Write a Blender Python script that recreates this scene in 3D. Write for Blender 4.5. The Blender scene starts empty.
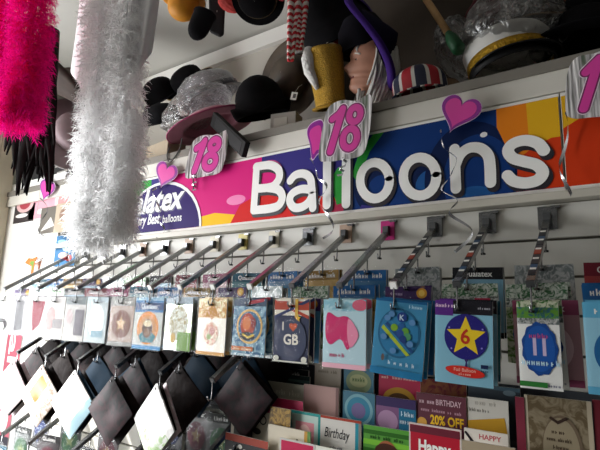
import bpy, bmesh, math, random
from mathutils import Matrix, Vector, Euler
PI = math.pi
C = bpy.context.scene.collection
rnd = random.Random(7)

# ------------------------------------------------------------------ camera
F, YAW, PITCH, ROLL = 484.22, 0.613032, 0.184735, 0.032999
D, EYE = 1.4, 1.55
cy, sy, cp, sp = math.cos(YAW), math.sin(YAW), math.cos(PITCH), math.sin(PITCH)
FW = Vector((-sy*cp, cy*cp, sp)); RT0 = Vector((cy, sy, 0)); UP0 = RT0.cross(FW)
RT = math.cos(ROLL)*RT0 + math.sin(ROLL)*UP0
UP = -math.sin(ROLL)*RT0 + math.cos(ROLL)*UP0
CAM = Vector((0, -D, EYE))
cam = bpy.data.cameras.new('camera'); co = bpy.data.objects.new('camera', cam); C.objects.link(co)
m = Matrix((RT, UP, -FW)).transposed().to_4x4(); m.translation = CAM; co.matrix_world = m
cam.sensor_width = 36; cam.lens = F/600*36; cam.clip_start = 0.02
bpy.context.scene.camera = co

def at(px, py, y=0.0):
    """the point of the place seen at a photo position, at distance y from the slatted wall"""
    d = RT*((px-300)/F) - UP*((py-225)/F) + FW
    return CAM + d*((y - CAM.y)/d.y)
def XZ(px, py, y=0.0):
    p = at(px, py, y); return (p.x, p.z)

# ------------------------------------------------------------------ materials
_M = {}
def lin(c):
    return tuple(((v/12.92) if v <= .04045 else ((v+.055)/1.055)**2.4) for v in c)
def rgb(h):
    h = h.lstrip('#'); return lin([int(h[i:i+2], 16)/255 for i in (0, 2, 4)])
def M(hexc, rough=.55, metal=0.0, spec=.5, noise=0.0, nscale=30, bump=0.0, bscale=60, sheen=0, trans=0):
    key = (hexc, rough, metal, spec, noise, nscale, bump, bscale, sheen, trans)
    if key in _M: return _M[key]
    mt = bpy.data.materials.new('surface'); mt.use_nodes = True
    nt = mt.node_tree; b = nt.nodes['Principled BSDF']
    c = (*rgb(hexc), 1)
    b.inputs['Base Color'].default_value = c
    b.inputs['Roughness'].default_value = rough; b.inputs['Metallic'].default_value = metal
    b.inputs['Specular IOR Level'].default_value = spec
    if sheen: b.inputs['Sheen Weight'].default_value = sheen
    if trans:
        b.inputs['Subsurface Weight'].default_value = trans
        b.inputs['Subsurface Radius'].default_value = (.01, .01, .01)
    if noise or bump:
        tc = nt.nodes.new('ShaderNodeTexCoord')
    if noise:
        n = nt.nodes.new('ShaderNodeTexNoise'); n.inputs['Scale'].default_value = nscale; n.inputs['Detail'].default_value = 5
        nt.links.new(tc.outputs['Object'], n.inputs['Vector'])
        r = nt.nodes.new('ShaderNodeMapRange'); r.inputs[1].default_value = .3; r.inputs[2].default_value = .7
        r.inputs[3].default_value = 1-noise; r.inputs[4].default_value = 1+noise*.6
        nt.links.new(n.outputs['Fac'], r.inputs[0])
        mx = nt.nodes.new('ShaderNodeMix'); mx.data_type = 'RGBA'; mx.blend_type = 'MULTIPLY'; mx.inputs[0].default_value = 1
        mx.inputs[6].default_value = c; nt.links.new(r.outputs[0], mx.inputs[7])
        nt.links.new(mx.outputs[2], b.inputs['Base Color'])
    if bump:
        n2 = nt.nodes.new('ShaderNodeTexNoise'); n2.inputs['Scale'].default_value = bscale; n2.inputs['Detail'].default_value = 4
        nt.links.new(tc.outputs['Object'], n2.inputs['Vector'])
        bp = nt.nodes.new('ShaderNodeBump'); bp.inputs['Strength'].default_value = bump; bp.inputs['Distance'].default_value = .01
        nt.links.new(n2.outputs['Fac'], bp.inputs['Height']); nt.links.new(bp.outputs[0], b.inputs['Normal'])
    _M[key] = mt; return mt
def plastic(name, amount=.16, tint=(1, 1, 1), rough=.12, bump=.35, bscale=45, fk=.6):
    """clear film: mostly passes light straight through, with a wrinkled gloss"""
    if name in _M: return _M[name]
    mt = bpy.data.materials.new(name); mt.use_nodes = True; nt = mt.node_tree; nt.nodes.clear()
    o = nt.nodes.new('ShaderNodeOutputMaterial'); t = nt.nodes.new('ShaderNodeBsdfTransparent'); t.inputs[0].default_value = (*tint, 1)
    g = nt.nodes.new('ShaderNodeBsdfGlossy'); g.inputs['Roughness'].default_value = rough; g.inputs[0].default_value = (.9, .9, .9, 1)
    tc = nt.nodes.new('ShaderNodeTexCoord'); n = nt.nodes.new('ShaderNodeTexNoise'); n.inputs['Scale'].default_value = bscale
    n.inputs['Detail'].default_value = 3; n.inputs['Distortion'].default_value = 1.2
    nt.links.new(tc.outputs['Object'], n.inputs['Vector'])
    bp = nt.nodes.new('ShaderNodeBump'); bp.inputs['Strength'].default_value = bump; bp.inputs['Distance'].default_value = .02
    nt.links.new(n.outputs['Fac'], bp.inputs['Height']); nt.links.new(bp.outputs[0], g.inputs['Normal'])
    fr = nt.nodes.new('ShaderNodeFresnel'); fr.inputs[0].default_value = 1.45; nt.links.new(bp.outputs[0], fr.inputs['Normal'])
    ad = nt.nodes.new('ShaderNodeMath'); ad.operation = 'MULTIPLY_ADD'; ad.inputs[1].default_value = fk; ad.inputs[2].default_value = amount; ad.use_clamp = True
    nt.links.new(fr.outputs[0], ad.inputs[0])
    mx = nt.nodes.new('ShaderNodeMixShader'); nt.links.new(ad.outputs[0], mx.inputs[0])
    nt.links.new(t.outputs[0], mx.inputs[1]); nt.links.new(g.outputs[0], mx.inputs[2]); nt.links.new(mx.outputs[0], o.inputs[0])
    _M[name] = mt; return mt
def two_tone(name, a, b, scale, rough=.4, metal=0, distort=2):
    """blotchy two colour print or crinkled foil"""
    if name in _M: return _M[name]
    mt = bpy.data.materials.new(name); mt.use_nodes = True; nt = mt.node_tree; bs = nt.nodes['Principled BSDF']
    tc = nt.nodes.new('ShaderNodeTexCoord'); n = nt.nodes.new('ShaderNodeTexNoise'); n.inputs['Scale'].default_value = scale
    n.inputs['Detail'].default_value = 3; n.inputs['Distortion'].default_value = distort
    nt.links.new(tc.outputs['Object'], n.inputs['Vector'])
    r = nt.nodes.new('ShaderNodeValToRGB'); r.color_ramp.elements[0].position = .42; r.color_ramp.elements[1].position = .58
    r.color_ramp.elements[0].color = (*rgb(a), 1); r.color_ramp.elements[1].color = (*rgb(b), 1)
    nt.links.new(n.outputs['Fac'], r.inputs[0]); nt.links.new(r.outputs[0], bs.inputs['Base Color'])
    bs.inputs['Specular IOR Level'].default_value = .25; bs.inputs['Roughness'].default_value = rough; bs.inputs['Metallic'].default_value = metal
    _M[name] = mt; return mt
def foil(name, c, bump=.6, bscale=35):
    if name in _M: return _M[name]
    _M[name] = M(c, .18, .9, .5, 0, 30, bump, bscale); return _M[name]

WHITE = M('#f2efe8', .6); BLACK = M('#121214', .6); CHROME = M('#9a9c9e', .25, .95, .5, 0, 30, .05, 90)
DARKSTEEL = M('#6a6c6e', .35, .9)
SLEEVE = plastic('clear film', .0, (1, 1, 1), .12, .35, 30, .22); BAG = plastic('bag film', .12, (.95, .95, .95), .3, .9, 20, .6)

# ------------------------------------------------------------------ mesh helpers
class MB:
    def __init__(s): s.v = []; s.f = []; s.mi = []; s.mats = []; s.sm = []
    def slot(s, m):
        if m not in s.mats: s.mats.append(m)
        return s.mats.index(m)
    def add(s, vs, fs, m, T=None, smooth=False):
        o = len(s.v); k = s.slot(m)
        for p in vs:
            p = Vector(p); s.v.append(tuple(T @ p) if T is not None else tuple(p))
        for f in fs:
            s.f.append([i+o for i in f]); s.mi.append(k); s.sm.append(smooth)
    def box(s, c, d, m, T=None, rot=None):
        x, y, z = d[0]/2, d[1]/2, d[2]/2
        vs = [Vector((a, b, e)) for a in (-x, x) for b in (-y, y) for e in (-z, z)]
        if rot is not None: vs = [rot @ q for q in vs]
        vs = [q+Vector(c) for q in vs]
        s.add(vs, [(0, 1, 3, 2), (4, 6, 7, 5), (0, 4, 5, 1), (2, 3, 7, 6), (0, 2, 6, 4), (1, 5, 7, 3)], m, T)
    def tube(s, pts, r, m, n=8, T=None, cap=True, flat=None):
        pts = [Vector(p) for p in pts]; rs = r if isinstance(r, (list, tuple)) else [r]*len(pts)
        vs = []; fs = []
        ref = None
        for i, p in enumerate(pts):
            t = (pts[min(i+1, len(pts)-1)]-pts[max(i-1, 0)])
            if t.length < 1e-9: t = Vector((0, 0, 1))
            t.normalize()
            if ref is None: ref = t.cross(Vector((.31, .12, .94)) if abs(t.z) < .9 else Vector((1, 0, 0))).normalized()
            a = (ref - t*ref.dot(t)).normalized(); ref = a; b = t.cross(a)
            for k in range(n):
                th = 2*PI*k/n
                vs.append(p + rs[i]*(math.cos(th)*a + math.sin(th)*b*(flat or 1)))
        for i in range(len(pts)-1):
            for k in range(n):
                fs.append((i*n+k, i*n+(k+1) % n, (i+1)*n+(k+1) % n, (i+1)*n+k))
        if cap:
            fs.append(tuple(range(n))[::-1]); fs.append(tuple((len(pts)-1)*n+k for k in range(n)))
        s.add(vs, fs, m, T, True)
    def lathe(s, prof, m, n=40, T=None, sx=1, sy_=1, warp=None, matfn=None):
        vs = []; 
        for (r, z) in prof:
            for k in range(n):
                th = 2*PI*k/n
                p = Vector((r*sx*math.cos(th), r*sy_*math.sin(th), z))
                if warp: p = warp(p, th, r)
                vs.append(p)
        if matfn is None:
            fs = [(i*n+k, i*n+(k+1) % n, (i+1)*n+(k+1) % n, (i+1)*n+k) for i in range(len(prof)-1) for k in range(n)]
            s.add(vs, fs, m, T, True)
        else:
            by = {}
            for i in range(len(prof)-1):
                for k in range(n):
                    by.setdefault(matfn(i, k), []).append((i*n+k, i*n+(k+1) % n, (i+1)*n+(k+1) % n, (i+1)*n+k))
            for mm, fs in by.items(): s.add(vs, fs, mm, T, True)
    def ball(s, c, r, m, T=None, n=16, k=10, sc=(1, 1, 1)):
        prof = [(max(1e-4, r*math.sin(PI*i/k)), -r*math.cos(PI*i/k)) for i in range(k+1)]
        S = Matrix.Translation(Vector(c)) @ Matrix.Diagonal((*sc, 1))
        s.lathe(prof, m, n, (T @ S) if T is not None else S)
    def poly(s, pts, m, T=None, thick=0):
        n = len(pts)
        if thick == 0: s.add(pts, [tuple(range(n))], m, T); return
        q = [(p[0], p[1]+thick, p[2]) for p in pts]
        s.add(list(pts)+q, [tuple(range(n)), tuple(range(2*n-1, n-1, -1))]+[(i, i+n, (i+1) % n+n, (i+1) % n) for i in range(n)], m, T)
    def mesh(s, name='m'):
        me = bpy.data.meshes.new(name); me.from_pydata(s.v, [], s.f)
        for m in s.mats: me.materials.append(m)
        me.polygons.foreach_set('material_index', s.mi); me.polygons.foreach_set('use_smooth', s.sm)
        me.update(); return me
def link(name, data, parent=None, T=None):
    o = bpy.data.objects.new(name, data); C.objects.link(o)
    if parent is not None: o.parent = parent
    if T is not None: o.matrix_local = T
    return o
def build(name, mb, parent=None, T=None, bevel=0, sub=0, solid=0):
    o = link(name, mb.mesh(name), parent, T)
    if solid: q = o.modifiers.new('thickness', 'SOLIDIFY'); q.thickness = solid; q.offset = 0
    if bevel: q = o.modifiers.new('bevel', 'BEVEL'); q.width = bevel; q.segments = 2; q.limit_method = 'ANGLE'
    if sub: q = o.modifiers.new('smooth', 'SUBSURF'); q.levels = sub; q.render_levels = sub
    return o
def tag(o, label, cat, group=None):
    o['label'] = label; o['category'] = cat
    if group: o['group'] = group
    return o
def struct(name, mb, **k):
    o = build(name, mb, **k); o['kind'] = 'structure'; return o
def empty(name, loc, label, cat, group=None, rot=(0, 0, 0)):
    o = bpy.data.objects.new(name, None); C.objects.link(o); o.empty_display_size = .03
    o.location = loc; o.rotation_euler = rot
    return tag(o, label, cat, group)
def TR(loc=(0, 0, 0), rx=0, ry=0, rz=0, s=1):
    S = Matrix.Diagonal((s, s, s, 1)) if not isinstance(s, tuple) else Matrix.Diagonal((*s, 1))
    return Matrix.Translation(Vector(loc)) @ Euler((math.radians(rx), math.radians(ry), math.radians(rz))).to_matrix().to_4x4() @ S
def dup(o, T=None, loc=None, rot=None):
    r = o.copy(); C.objects.link(r)
    if T is not None: r.matrix_local = T
    for ch in list(o.children):
        c = ch.copy(); c.parent = r; C.objects.link(c)
        for g in list(ch.children):
            d = g.copy(); d.parent = c; C.objects.link(d)
    return r

# ------------------------------------------------------------------ flat printing
_T = {}
def glyphs(s, bold=0.0, shear=0.0):
    key = (s, bold, shear)
    if key in _T: return _T[key]
    cu = bpy.data.curves.new('t', 'FONT'); cu.body = s; cu.size = 1; cu.offset = bold; cu.resolution_u = 3; cu.fill_mode = 'FRONT'
    ob = bpy.data.objects.new('t', cu); me = ob.to_mesh()
    vs = [(v.co.x+shear*v.co.y, v.co.y) for v in me.vertices]; ps = [[vs[i] for i in p.vertices] for p in me.polygons]
    ob.to_mesh_clear(); bpy.data.objects.remove(ob); bpy.data.curves.remove(cu)
    xs = [q[0] for q in vs]; x0 = min(xs); w = max(xs)-x0
    r = ([[(q[0]-x0, q[1]) for q in p] for p in ps], w); _T[key] = r; return r
class Print:
    """layers of flat colour on a u,v sheet (u right, v up), clipped to its rectangle"""
    def __init__(s, u0, v0, u1, v1): s.c = (u0, v0, u1, v1); s.L = []; s.n = 0
    def clip(s, pts):
        u0, v0, u1, v1 = s.c
        for ax, lim, sg in ((0, u0, 1), (0, u1, -1), (1, v0, 1), (1, v1, -1)):
            out = []
            for i in range(len(pts)):
                a, b = pts[i-1], pts[i]; da, db = sg*(a[ax]-lim), sg*(b[ax]-lim)
                if (da >= 0) != (db >= 0):
                    t = da/(da-db); out.append((a[0]+t*(b[0]-a[0]), a[1]+t*(b[1]-a[1])))
                if db >= 0: out.append(b)
            pts = out
            if len(pts) < 3: return None
        return pts
    def put(s, polys, m):
        s.n += 1
        for p in polys:
            q = s.clip(p)
            if q: s.L.append((q, m, s.n))
        return s
    def poly(s, pts, m): return s.put([pts], m)
    def rect(s, a, b, c, d, m): return s.put([[(a, b), (c, b), (c, d), (a, d)]], m)
    def ell(s, u, v, ru, rv, m, n=36, rot=0):
        cr, sr = math.cos(rot), math.sin(rot)
        return s.put([[(u+ru*math.cos(t)*cr-rv*math.sin(t)*sr, v+ru*math.cos(t)*sr+rv*math.sin(t)*cr) for t in (2*PI*i/n for i in range(n))]], m)
    def star(s, u, v, r, m, k=5, inner=.45, rot=PI/2):
        return s.put([[(u+(r if i % 2 == 0 else r*inner)*math.cos(rot+PI*i/k), v+(r if i % 2 == 0 else r*inner)*math.sin(rot+PI*i/k)) for i in range(2*k)]], m)
    def heart(s, u, v, r, m): return s.put([heart_pts(u, v, r)], m)
    def stroke(s, pts, w, m, closed=False):
        P = []
        for p in pts:
            p = Vector(p)
            if not P or (p-P[-1]).length > 1e-6: P.append(p)
        if closed and (P[0]-P[-1]).length < 1e-6: P.pop()
        n = len(P); A = []; Bq = []
        for i in range(n):
            a = P[i-1] if (closed or i > 0) else None; b = P[(i+1) % n] if (closed or i < n-1) else None
            d1 = (P[i]-a).normalized() if a is not None else None; d2 = (b-P[i]).normalized() if b is not None else None
            d1 = d1 or d2; d2 = d2 or d1
            t = (d1+d2); t = t.normalized() if t.length > 1e-6 else d1
            nn = Vector((-t.y, t.x)); k = w/max(.5, nn.dot(Vector((-d1.y, d1.x))))
            A.append(P[i]+nn*k); Bq.append(P[i]-nn*k)
        ps = [[tuple(A[i]), tuple(A[(i+1) % n]), tuple(Bq[(i+1) % n]), tuple(Bq[i])] for i in range(n if closed else n-1)]
        if not closed:
            for c0, c1 in ((P[0], P[1]), (P[-1], P[-2])):
                d = (c0-c1).normalized(); nn = Vector((-d.y, d.x))
                ps.append([tuple(c0+w*(math.cos(PI*q/10)*nn+math.sin(PI*q/10)*d)) for q in range(11)])
        return s.put(ps, m)
    def text(s, t, u, v, size, m, bold=.012, align='c', fit=None, shear=0, rot=0):
        if t[0] == '~':
            rr = random.Random(len(t)*7+int(size*1e4)); ps = []
            for i in range(len(t)-1):
                if t[i+1] == '_': continue
                hh = .7 if rr.random() < .3 else .5; x = i*.56
                ps.append([(x, 0), (x+.14, 0), (x+.14, hh), (x, hh)])
                if rr.random() < .8: ps.append([(x+.26, 0), (x+.38, 0), (x+.38, .5), (x+.26, .5)])
                ps.append([(x+.14, .2), (x+.26, .2), (x+.26, .32), (x+.14, .32)])
            w = (len(t)-1)*.56-.18
        else: ps, w = glyphs(t, bold, shear)
        k = size; ku = size
        if fit: ku = fit/w
        off = {'c': -w/2, 'l': 0, 'r': -w}[align]
        cr, sr = math.cos(rot), math.sin(rot)
        def tf(q):
            a, b = (q[0]+off)*ku, q[1]*k
            return (u+a*cr-b*sr, v+a*sr+b*cr)
        return s.put([[tf(q) for q in p] for p in ps], m)
    def into(s, mb, y=0.0, step=.00025, T=None):
        for pts, m, n in s.L:
            mb.poly([(p[0], y-step*n, p[1]) for p in pts], m, T)
def heart_pts(u, v, r, n=40):
    out = []
    for i in range(n):
        t = 2*PI*i/n
        out.append((u+r*(16*math.sin(t)**3)/16, v+r*(13*math.cos(t)-5*math.cos(2*t)-2*math.cos(3*t)-math.cos(4*t))/16))
    return out[::-1]
def spline(pts, k=6, closed=False):
    P = [Vector(p) for p in pts]; n = len(P); out = []
    for i in range(n if closed else n-1):
        a = P[(i-1) % n] if (closed or i > 0) else P[0]; b = P[i]; c = P[(i+1) % n]
        d = P[(i+2) % n] if (closed or i+2 < n) else P[-1]
        for j in range(k):
            t = j/k
            out.append(.5*((2*b)+(c-a)*t+(2*a-5*b+4*c-d)*t*t+(3*b-a-3*c+d)*t**3))
    if not closed: out.append(P[-1])
    return [tuple(q) for q in out]

# ================================================================== THE SHOP
WALLC = M('#e9e5da', .7, noise=.04, nscale=4); CEIL = M('#c4c2bb', .85, noise=.05, nscale=2)
XL, XR, YB, ZC = -3.42, 2.2, -4.0, 3.11
mb = MB(); mb.box(((XL+XR)/2, (YB+.5)/2, -.05), (XR-XL, .5-YB, .1), M('#55534f', .6, noise=.15, nscale=3)); struct('floor', mb)
mb = MB(); mb.box(((XL+XR)/2, (YB+.5)/2, ZC+.05), (XR-XL+.4, .9-YB, .1), CEIL); struct('ceiling', mb)
mb = MB(); mb.box(((XL+XR)/2, .55, ZC/2), (XR-XL, .1, ZC), M('#c9c4ba', .8, noise=.05, nscale=3)); struct('wall_back', mb)
mb = MB(); mb.box(((XL+XR)/2, .485, 3.05), (XR-XL, .03, .085), M('#eeece6', .6)); struct('trim_1', mb)
# slatted front panel with grooves
SL = M('#dad8d0', .5, noise=.04, nscale=6); GR = M('#5d594f', .7)
gz = [1.767-.098*k for k in range(-1, 14)]
mb = MB(); X0, X1 = -2.62, XR
mb.box(((X0+X1)/2, .0175, 1.94/2+.2), (X1-X0, .011, 1.94), GR)
edges = [1.9]+gz+[.2]
for a, b in zip(edges, edges[1:]):
    mb.box(((X0+X1)/2, .006, (a+b)/2), (X1-X0, .012, abs(a-b)-.007), SL)
struct('wall_slatted', mb, bevel=.0015)
mb = MB(); mb.box(((XL+X0)/2, .02, ZC*.5-.4), (X0-XL, .04, 2.31), M('#f4f2ee', .6, noise=.03, nscale=4)); struct('wall_side', mb)
# door frame in the corner at the left and the left wall with the daylight opening
fr = M('#d9d0b8', .5, noise=.1, nscale=8)
mb = MB(); mb.box((-3.31, -.05, 1.3), (.14, .1, 2.6), fr); mb.box((-3.25, -.115, 1.3), (.03, .03, 2.6), fr); struct('trim_2', mb, bevel=.006)
lw = M('#c9ccbf', .7)
mb = MB(); oy0, oy1, oz0, oz1 = -2.6, -.62, .3, 2.6
mb.box((XL-.05, (oy1+.5)/2, ZC/2), (.1, .5-oy1, ZC), lw); mb.box((XL-.05, (YB+oy0)/2, ZC/2), (.1, oy0-YB, ZC), lw)
mb.box((XL-.05, (oy0+oy1)/2, oz0/2), (.1, oy1-oy0, oz0), lw); mb.box((XL-.05, (oy0+oy1)/2, (oz1+ZC)/2), (.1, oy1-oy0, ZC-oz1), lw)
struct('wall_left', mb)
mb = MB()
for yy in (oy0+.03, oy1-.03): mb.box((XL-.02, yy, (oz0+oz1)/2), (.08, .06, oz1-oz0), fr)
for zz in (oz0+.03, oz1-.03): mb.box((XL-.02, (oy0+oy1)/2, zz), (.08, oy1-oy0, .06), fr)
struct('window_1', mb)
mb = MB(); mb.box((XR+.05, (YB+.5)/2, ZC/2), (.1, .5-YB, ZC), M('#4a4845', .8)); struct('wall_right', mb)
mb = MB(); mb.box(((XL+XR)/2, YB-.05, ZC/2), (XR-XL, .1, ZC), M('#4a4845', .8)); struct('wall_front', mb)
# shelf above the banner with its white fascia
SH = M('#d8d4ca', .5, noise=.05, nscale=5); SZ = 2.257
mb = MB(); mb.box(((XL+XR)/2+.08, .25, SZ-.011), (XR-XL-.16, .54, .022), SH)
mb.box(((XL+XR)/2+.08, -.012, 2.205), (XR-XL-.16, .014, .085), SH)
mb.box(((XL+XR)/2+.08, -.016, 2.241), (XR-XL-.16, .018, .032), M('#7d786f', .6, noise=.06, nscale=6)); struct('trim_3', mb, bevel=.002)  # lip strip: shade along the fascia's top put into a darker colour
mb = MB(); mb.box(((X0+X1)/2, .03, 2.02), (X1-X0, .02, .3), SH); mb.box(((X0+X1)/2, -.012, 1.875), (X1-X0, .05, .022), M('#c4bfb2', .45)); struct('trim_4', mb, bevel=.002)

# ------------------------------------------------------------------ banner
def B(px, py): return XZ(px, py, -.02)
def banner():
    zb, zt = 1.889, 2.158
    root = empty('header_banner', (-1.1, -.02, zb), 'long glossy balloon-print banner headed Balloons in white letters above the arms', 'banner')
    T = Matrix.Translation((1.1, .02, -zb))
    col = {k: M(c, .55, 0, .12) for k, c in dict(pu='#2a1260', mg='#d81e7c', pk='#e35a9f', ye='#f6c21c', rd='#d6221f', bl='#0e3676', db='#081e4a', lb='#205898', gr='#2f9a3c', og='#e8831c', go='#e6b021', ro='#d43c16', vi='#37307c', wh='#f4f4f2').items()}
    def pp(l): return [B(*q) for q in l]
    mb = MB(); xl, xr = -2.2, B(562.5, 150)[0]
    mb.box(((xl+xr)/2, -.012, (zb+zt)/2), (xr-xl, .016, zt-zb), WHITE, T)
    P = Print(xl+.01, zb+.01, xr-.002, zt-.01)
    P.rect(xl, zb, xr, zt, col['vi'])
    P.poly(pp([(60, 150), (152, 160), (150, 260), (60, 270)]), col['gr'])
    P.poly(pp([(170, 165), (262, 140), (262, 240), (170, 240)]), col['mg'])
    P.ell(*B(222, 190), .21, .155, col['mg']); P.ell(*B(236, 200), .05, .02, M('#ef7fb5', .3)); P.ell(*B(243, 207), .018, .008, col['wh'])
    P.poly(pp([(196, 218), (215, 213), (240, 215), (246, 240), (196, 240)]), col['ye'])
    P.poly(pp([(222, 240), (240, 205), (262, 192), (345, 198), (345, 240)]), col['rd'])
    P.ell(*B(268, 173), .07, .05, col['pk']); P.ell(*B(266, 178), .05, .04, col['mg'])
    P.poly(pp([(318, 240), (328, 205), (345, 195), (352, 240)]), M('#b0224a', .3))
    P.poly(pp([(330, 180), (338, 168), (352, 160), (352, 200), (337, 205)]), col['gr'])
    P.poly(pp([(352, 100), (500, 80), (510, 260), (340, 260)]), col['bl'])
    P.poly(pp([(351, 120), (375, 115), (356, 165), (351, 230)]), col['db'])
    P.ell(*B(375, 186), .075, .09, col['db']); P.ell(*B(380, 192), .045, .055, col['bl'])
    P.ell(*B(424, 180), .07, .08, col['db']); P.ell(*B(430, 186), .045, .05, col['lb'])
    P.poly(pp([(352, 175), (360, 152), (385, 120), (395, 118), (370, 152), (358, 182)]), col['gr'])
    P.poly(pp([(352, 225), (362, 205), (420, 212), (440, 245), (352, 245)]), col['vi'])
    P.ell(*B(470, 178), .135, .17, col['db']); P.ell(*B(478, 178), .1, .13, col['bl']); P.ell(*B(474, 200), .06, .04, col['lb']); P.ell(*B(484, 135), .01, .008, col['wh'])
    P.poly(pp([(496, 95), (580, 80), (580, 150), (520, 165), (508, 150), (497, 128)]), col['og'])
    P.poly(pp([(525, 90), (580, 80), (580, 150), (530, 150)]), col['go'])
    P.poly(pp([(518, 160), (535, 146), (552, 138), (580, 134), (580, 240), (505, 240), (517, 190)]), col['ro'])
    # brand oval at the left
    cx, cz = B(163, 228)
    P.ell(cx-.03, cz-.02, .275, .235, col['wh']); P.ell(cx-.034, cz-.026, .268, .228, col['pu'])
    for g_, m_ in ((.006, M('#1d1550', .4)), (0, col['wh'])):
        x1, z1 = B(184.5, 207); P.text('Qualatex', x1+g_, z1-g_, .15, m_, .03, 'r', (B(184.5, 207)[0]-B(142, 207)[0])/.57, .25)
        x2, z2 = B(180, 222.5)
    P.text('The Very Best', B(160, 224)[0], B(160, 224)[1]+.004, .068, col['wh'], .025, 'r', (B(160, 224)[0]-B(139, 224)[0])/.56, .2)
    P.text('balloons', B(163, 224)[0], B(163, 224)[1]+.004, .05, col['wh'], .015, 'l', B(182, 222)[0]-B(163, 225)[0])
    # raised title
    def ring(cx, cy_, rx, ry): return [(cx+rx*math.cos(2*PI*i/28), cy_+ry*math.sin(2*PI*i/28)) for i in range(28)]
    L = [spline([(257, 167), (271, 165.5), (279, 170), (280, 178), (275, 185.5), (268, 188), (256, 189)]), spline([(268, 188), (279, 190), (283, 197), (280, 205), (272, 208.5), (254.5, 210.5)]), [(257.5, 167), (254.5, 210.5)],
         spline([(291, 181), (296, 175.5), (304, 174), (310.5, 178), (312.5, 188), (313.5, 208)]), spline([(312.5, 190), (302, 189.5), (293, 194), (290.5, 201), (294.5, 207.5), (302, 207.5), (309, 203), (313, 196)]),
         [(328, 156), (327.5, 205)], [(347, 153), (346.8, 204)],
         ring(375.5, 181, 14.6, 18), ring(420.5, 177, 16.5, 19), [(455, 149.5), (456.5, 189)],
         spline([(456, 166), (461, 155), (470, 148.5), (481, 149), (488.5, 156), (490.5, 167), (491, 183)]),
         spline([(544, 151), (538, 144), (526, 141), (514, 144), (508.5, 151), (513, 158.5), (524, 162), (537, 165.5), (543, 173), (538, 180.5), (526, 183.5), (514, 181.5), (508, 176)])]
    W = [.0165]*3+[.0155]*2+[.0165]*2+[.0155]*5
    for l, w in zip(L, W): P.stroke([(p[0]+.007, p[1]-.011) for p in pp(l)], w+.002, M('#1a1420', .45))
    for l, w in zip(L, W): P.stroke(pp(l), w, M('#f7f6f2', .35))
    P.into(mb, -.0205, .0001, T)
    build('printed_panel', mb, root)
    # next panel of the header
    r2 = empty('header_banner', (.3, -.02, zb), 'header banner panel with gold and red-orange balloons at the far right', 'banner')
    T2 = Matrix.Translation((-.3, .02, -zb)); xa, xb = xr+.003, 1.1
    mb = MB(); mb.box(((xa+xb)/2, -.012, (zb+zt)/2), (xb-xa, .016, zt-zb), WHITE, T2)
    P = Print(xa+.002, zb+.01, xb-.01, zt-.01); P.rect(xa, zb, xb, zt, col['go'])
    P.ell(xa+.16, zb+.04, .24, .17, col['ro']); P.ell(xa+.6, zb+.12, .2, .19, col['mg']); P.ell(xa+1.0, zb+.1, .22, .2, col['bl'])
    P.into(mb, -.0205, .0001, T2); build('printed_panel', mb, r2)
banner()

# ------------------------------------------------------------------ display arms
SP = .15204; AX = -.18477; BZ = 1.8237; RUN, DROP = .3015, .1935
def arm_meshes():
    """bracket plate, sloping bar, end cap and one hanging hook, drawn around the bar's foot on the wall"""
    L = math.hypot(RUN, DROP); a = math.atan2(DROP, RUN)
    out = {}
    for nm, mat in (('chrome', CHROME), ('pink', M('#c2257a', .4)), ('yellow', M('#cfc06a', .4)), ('cream', M('#e6dfc8', .5)), ('tan', M('#b79a84', .5))):
        mb = MB(); mb.box((0, -.005, .0), (.046, .004, .062), mat); mb.box((.02, -.006, .028), (.022, .012, .006), CHROME)
        out['plate_'+nm] = mb.mesh('plate')
    mb = MB(); rot = Euler((a, 0, 0)).to_matrix()
    d = Vector((0, -RUN, -DROP)).normalized()
    mb.box(tuple(d*L/2+Vector((0, 0, .006))), (.016, L, .004), CHROME, rot=rot)
    for s in (-1, 1): mb.box(tuple(d*L/2+Vector((s*.0075, 0, 0))), (.0018, L, .014), CHROME, rot=rot)
    mb.box((0, -.014, -.004), (.018, .022, .03), DARKSTEEL)
    out['bar'] = mb.mesh('bar')
    mb = MB(); mb.box(tuple(d*(L+.002)), (.018, .006, .018), M('#f4f3ee', .4), rot=rot); out['cap'] = mb.mesh('cap')
    mb = MB(); mb.box(tuple(d*(L+.001)), (.017, .004, .015), DARKSTEEL, rot=rot); out['darkcap'] = mb.mesh('cap')
    mb = MB()
    mb.tube([(0, 0, .004), (0, 0, -.038), (0, -.003, -.047), (0, -.010, -.050), (0, -.016, -.045), (0, -.018, -.036)], .0021, CHROME, 6)
    mb.box((0, -.004, -.049), (.011, .008, .005), BLACK)
    out['hook'] = mb.mesh('hook')
    mb = MB(); cols = [M('#f0efe8', .4), M('#20242a', .4), M('#9a3c22', .4), M('#20466a', .4)]
    for i in range(10): mb.box(tuple(d*(L*(.28+.07*i))+Vector((0, 0, .0092))), (.0145, L*.062, .0016), cols[(1, 1, 3, 1, 1, 2, 1, 1, 3, 1)[i]], rot=rot)
    for i in range(5): mb.box(tuple(d*(L*(.31+.14*i))+Vector((0, 0, .0104))), (.0125, L*.022, .0008), cols[0], rot=rot)
    out['strip'] = mb.mesh('strip')
    return out
AM = arm_meshes()
def arm(x, z, label, plate, hooks, strip=False, group='sloping chrome arms', white=False):
    r = empty('display_arm', (x, 0, z), label, 'display arm', group)
    link('bracket_plate', AM['plate_'+plate], r); link('bar', AM['bar'], r); link('end_cap', AM['cap' if white else 'darkcap'], r)
    if strip: link('price_strip', AM['strip'], r)['label'] = 'strip of price tickets along the bar'
    for t in hooks: link('hook', AM['hook'], r, TR((0, -RUN*t, -DROP*t-.008)))
    return r

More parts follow.
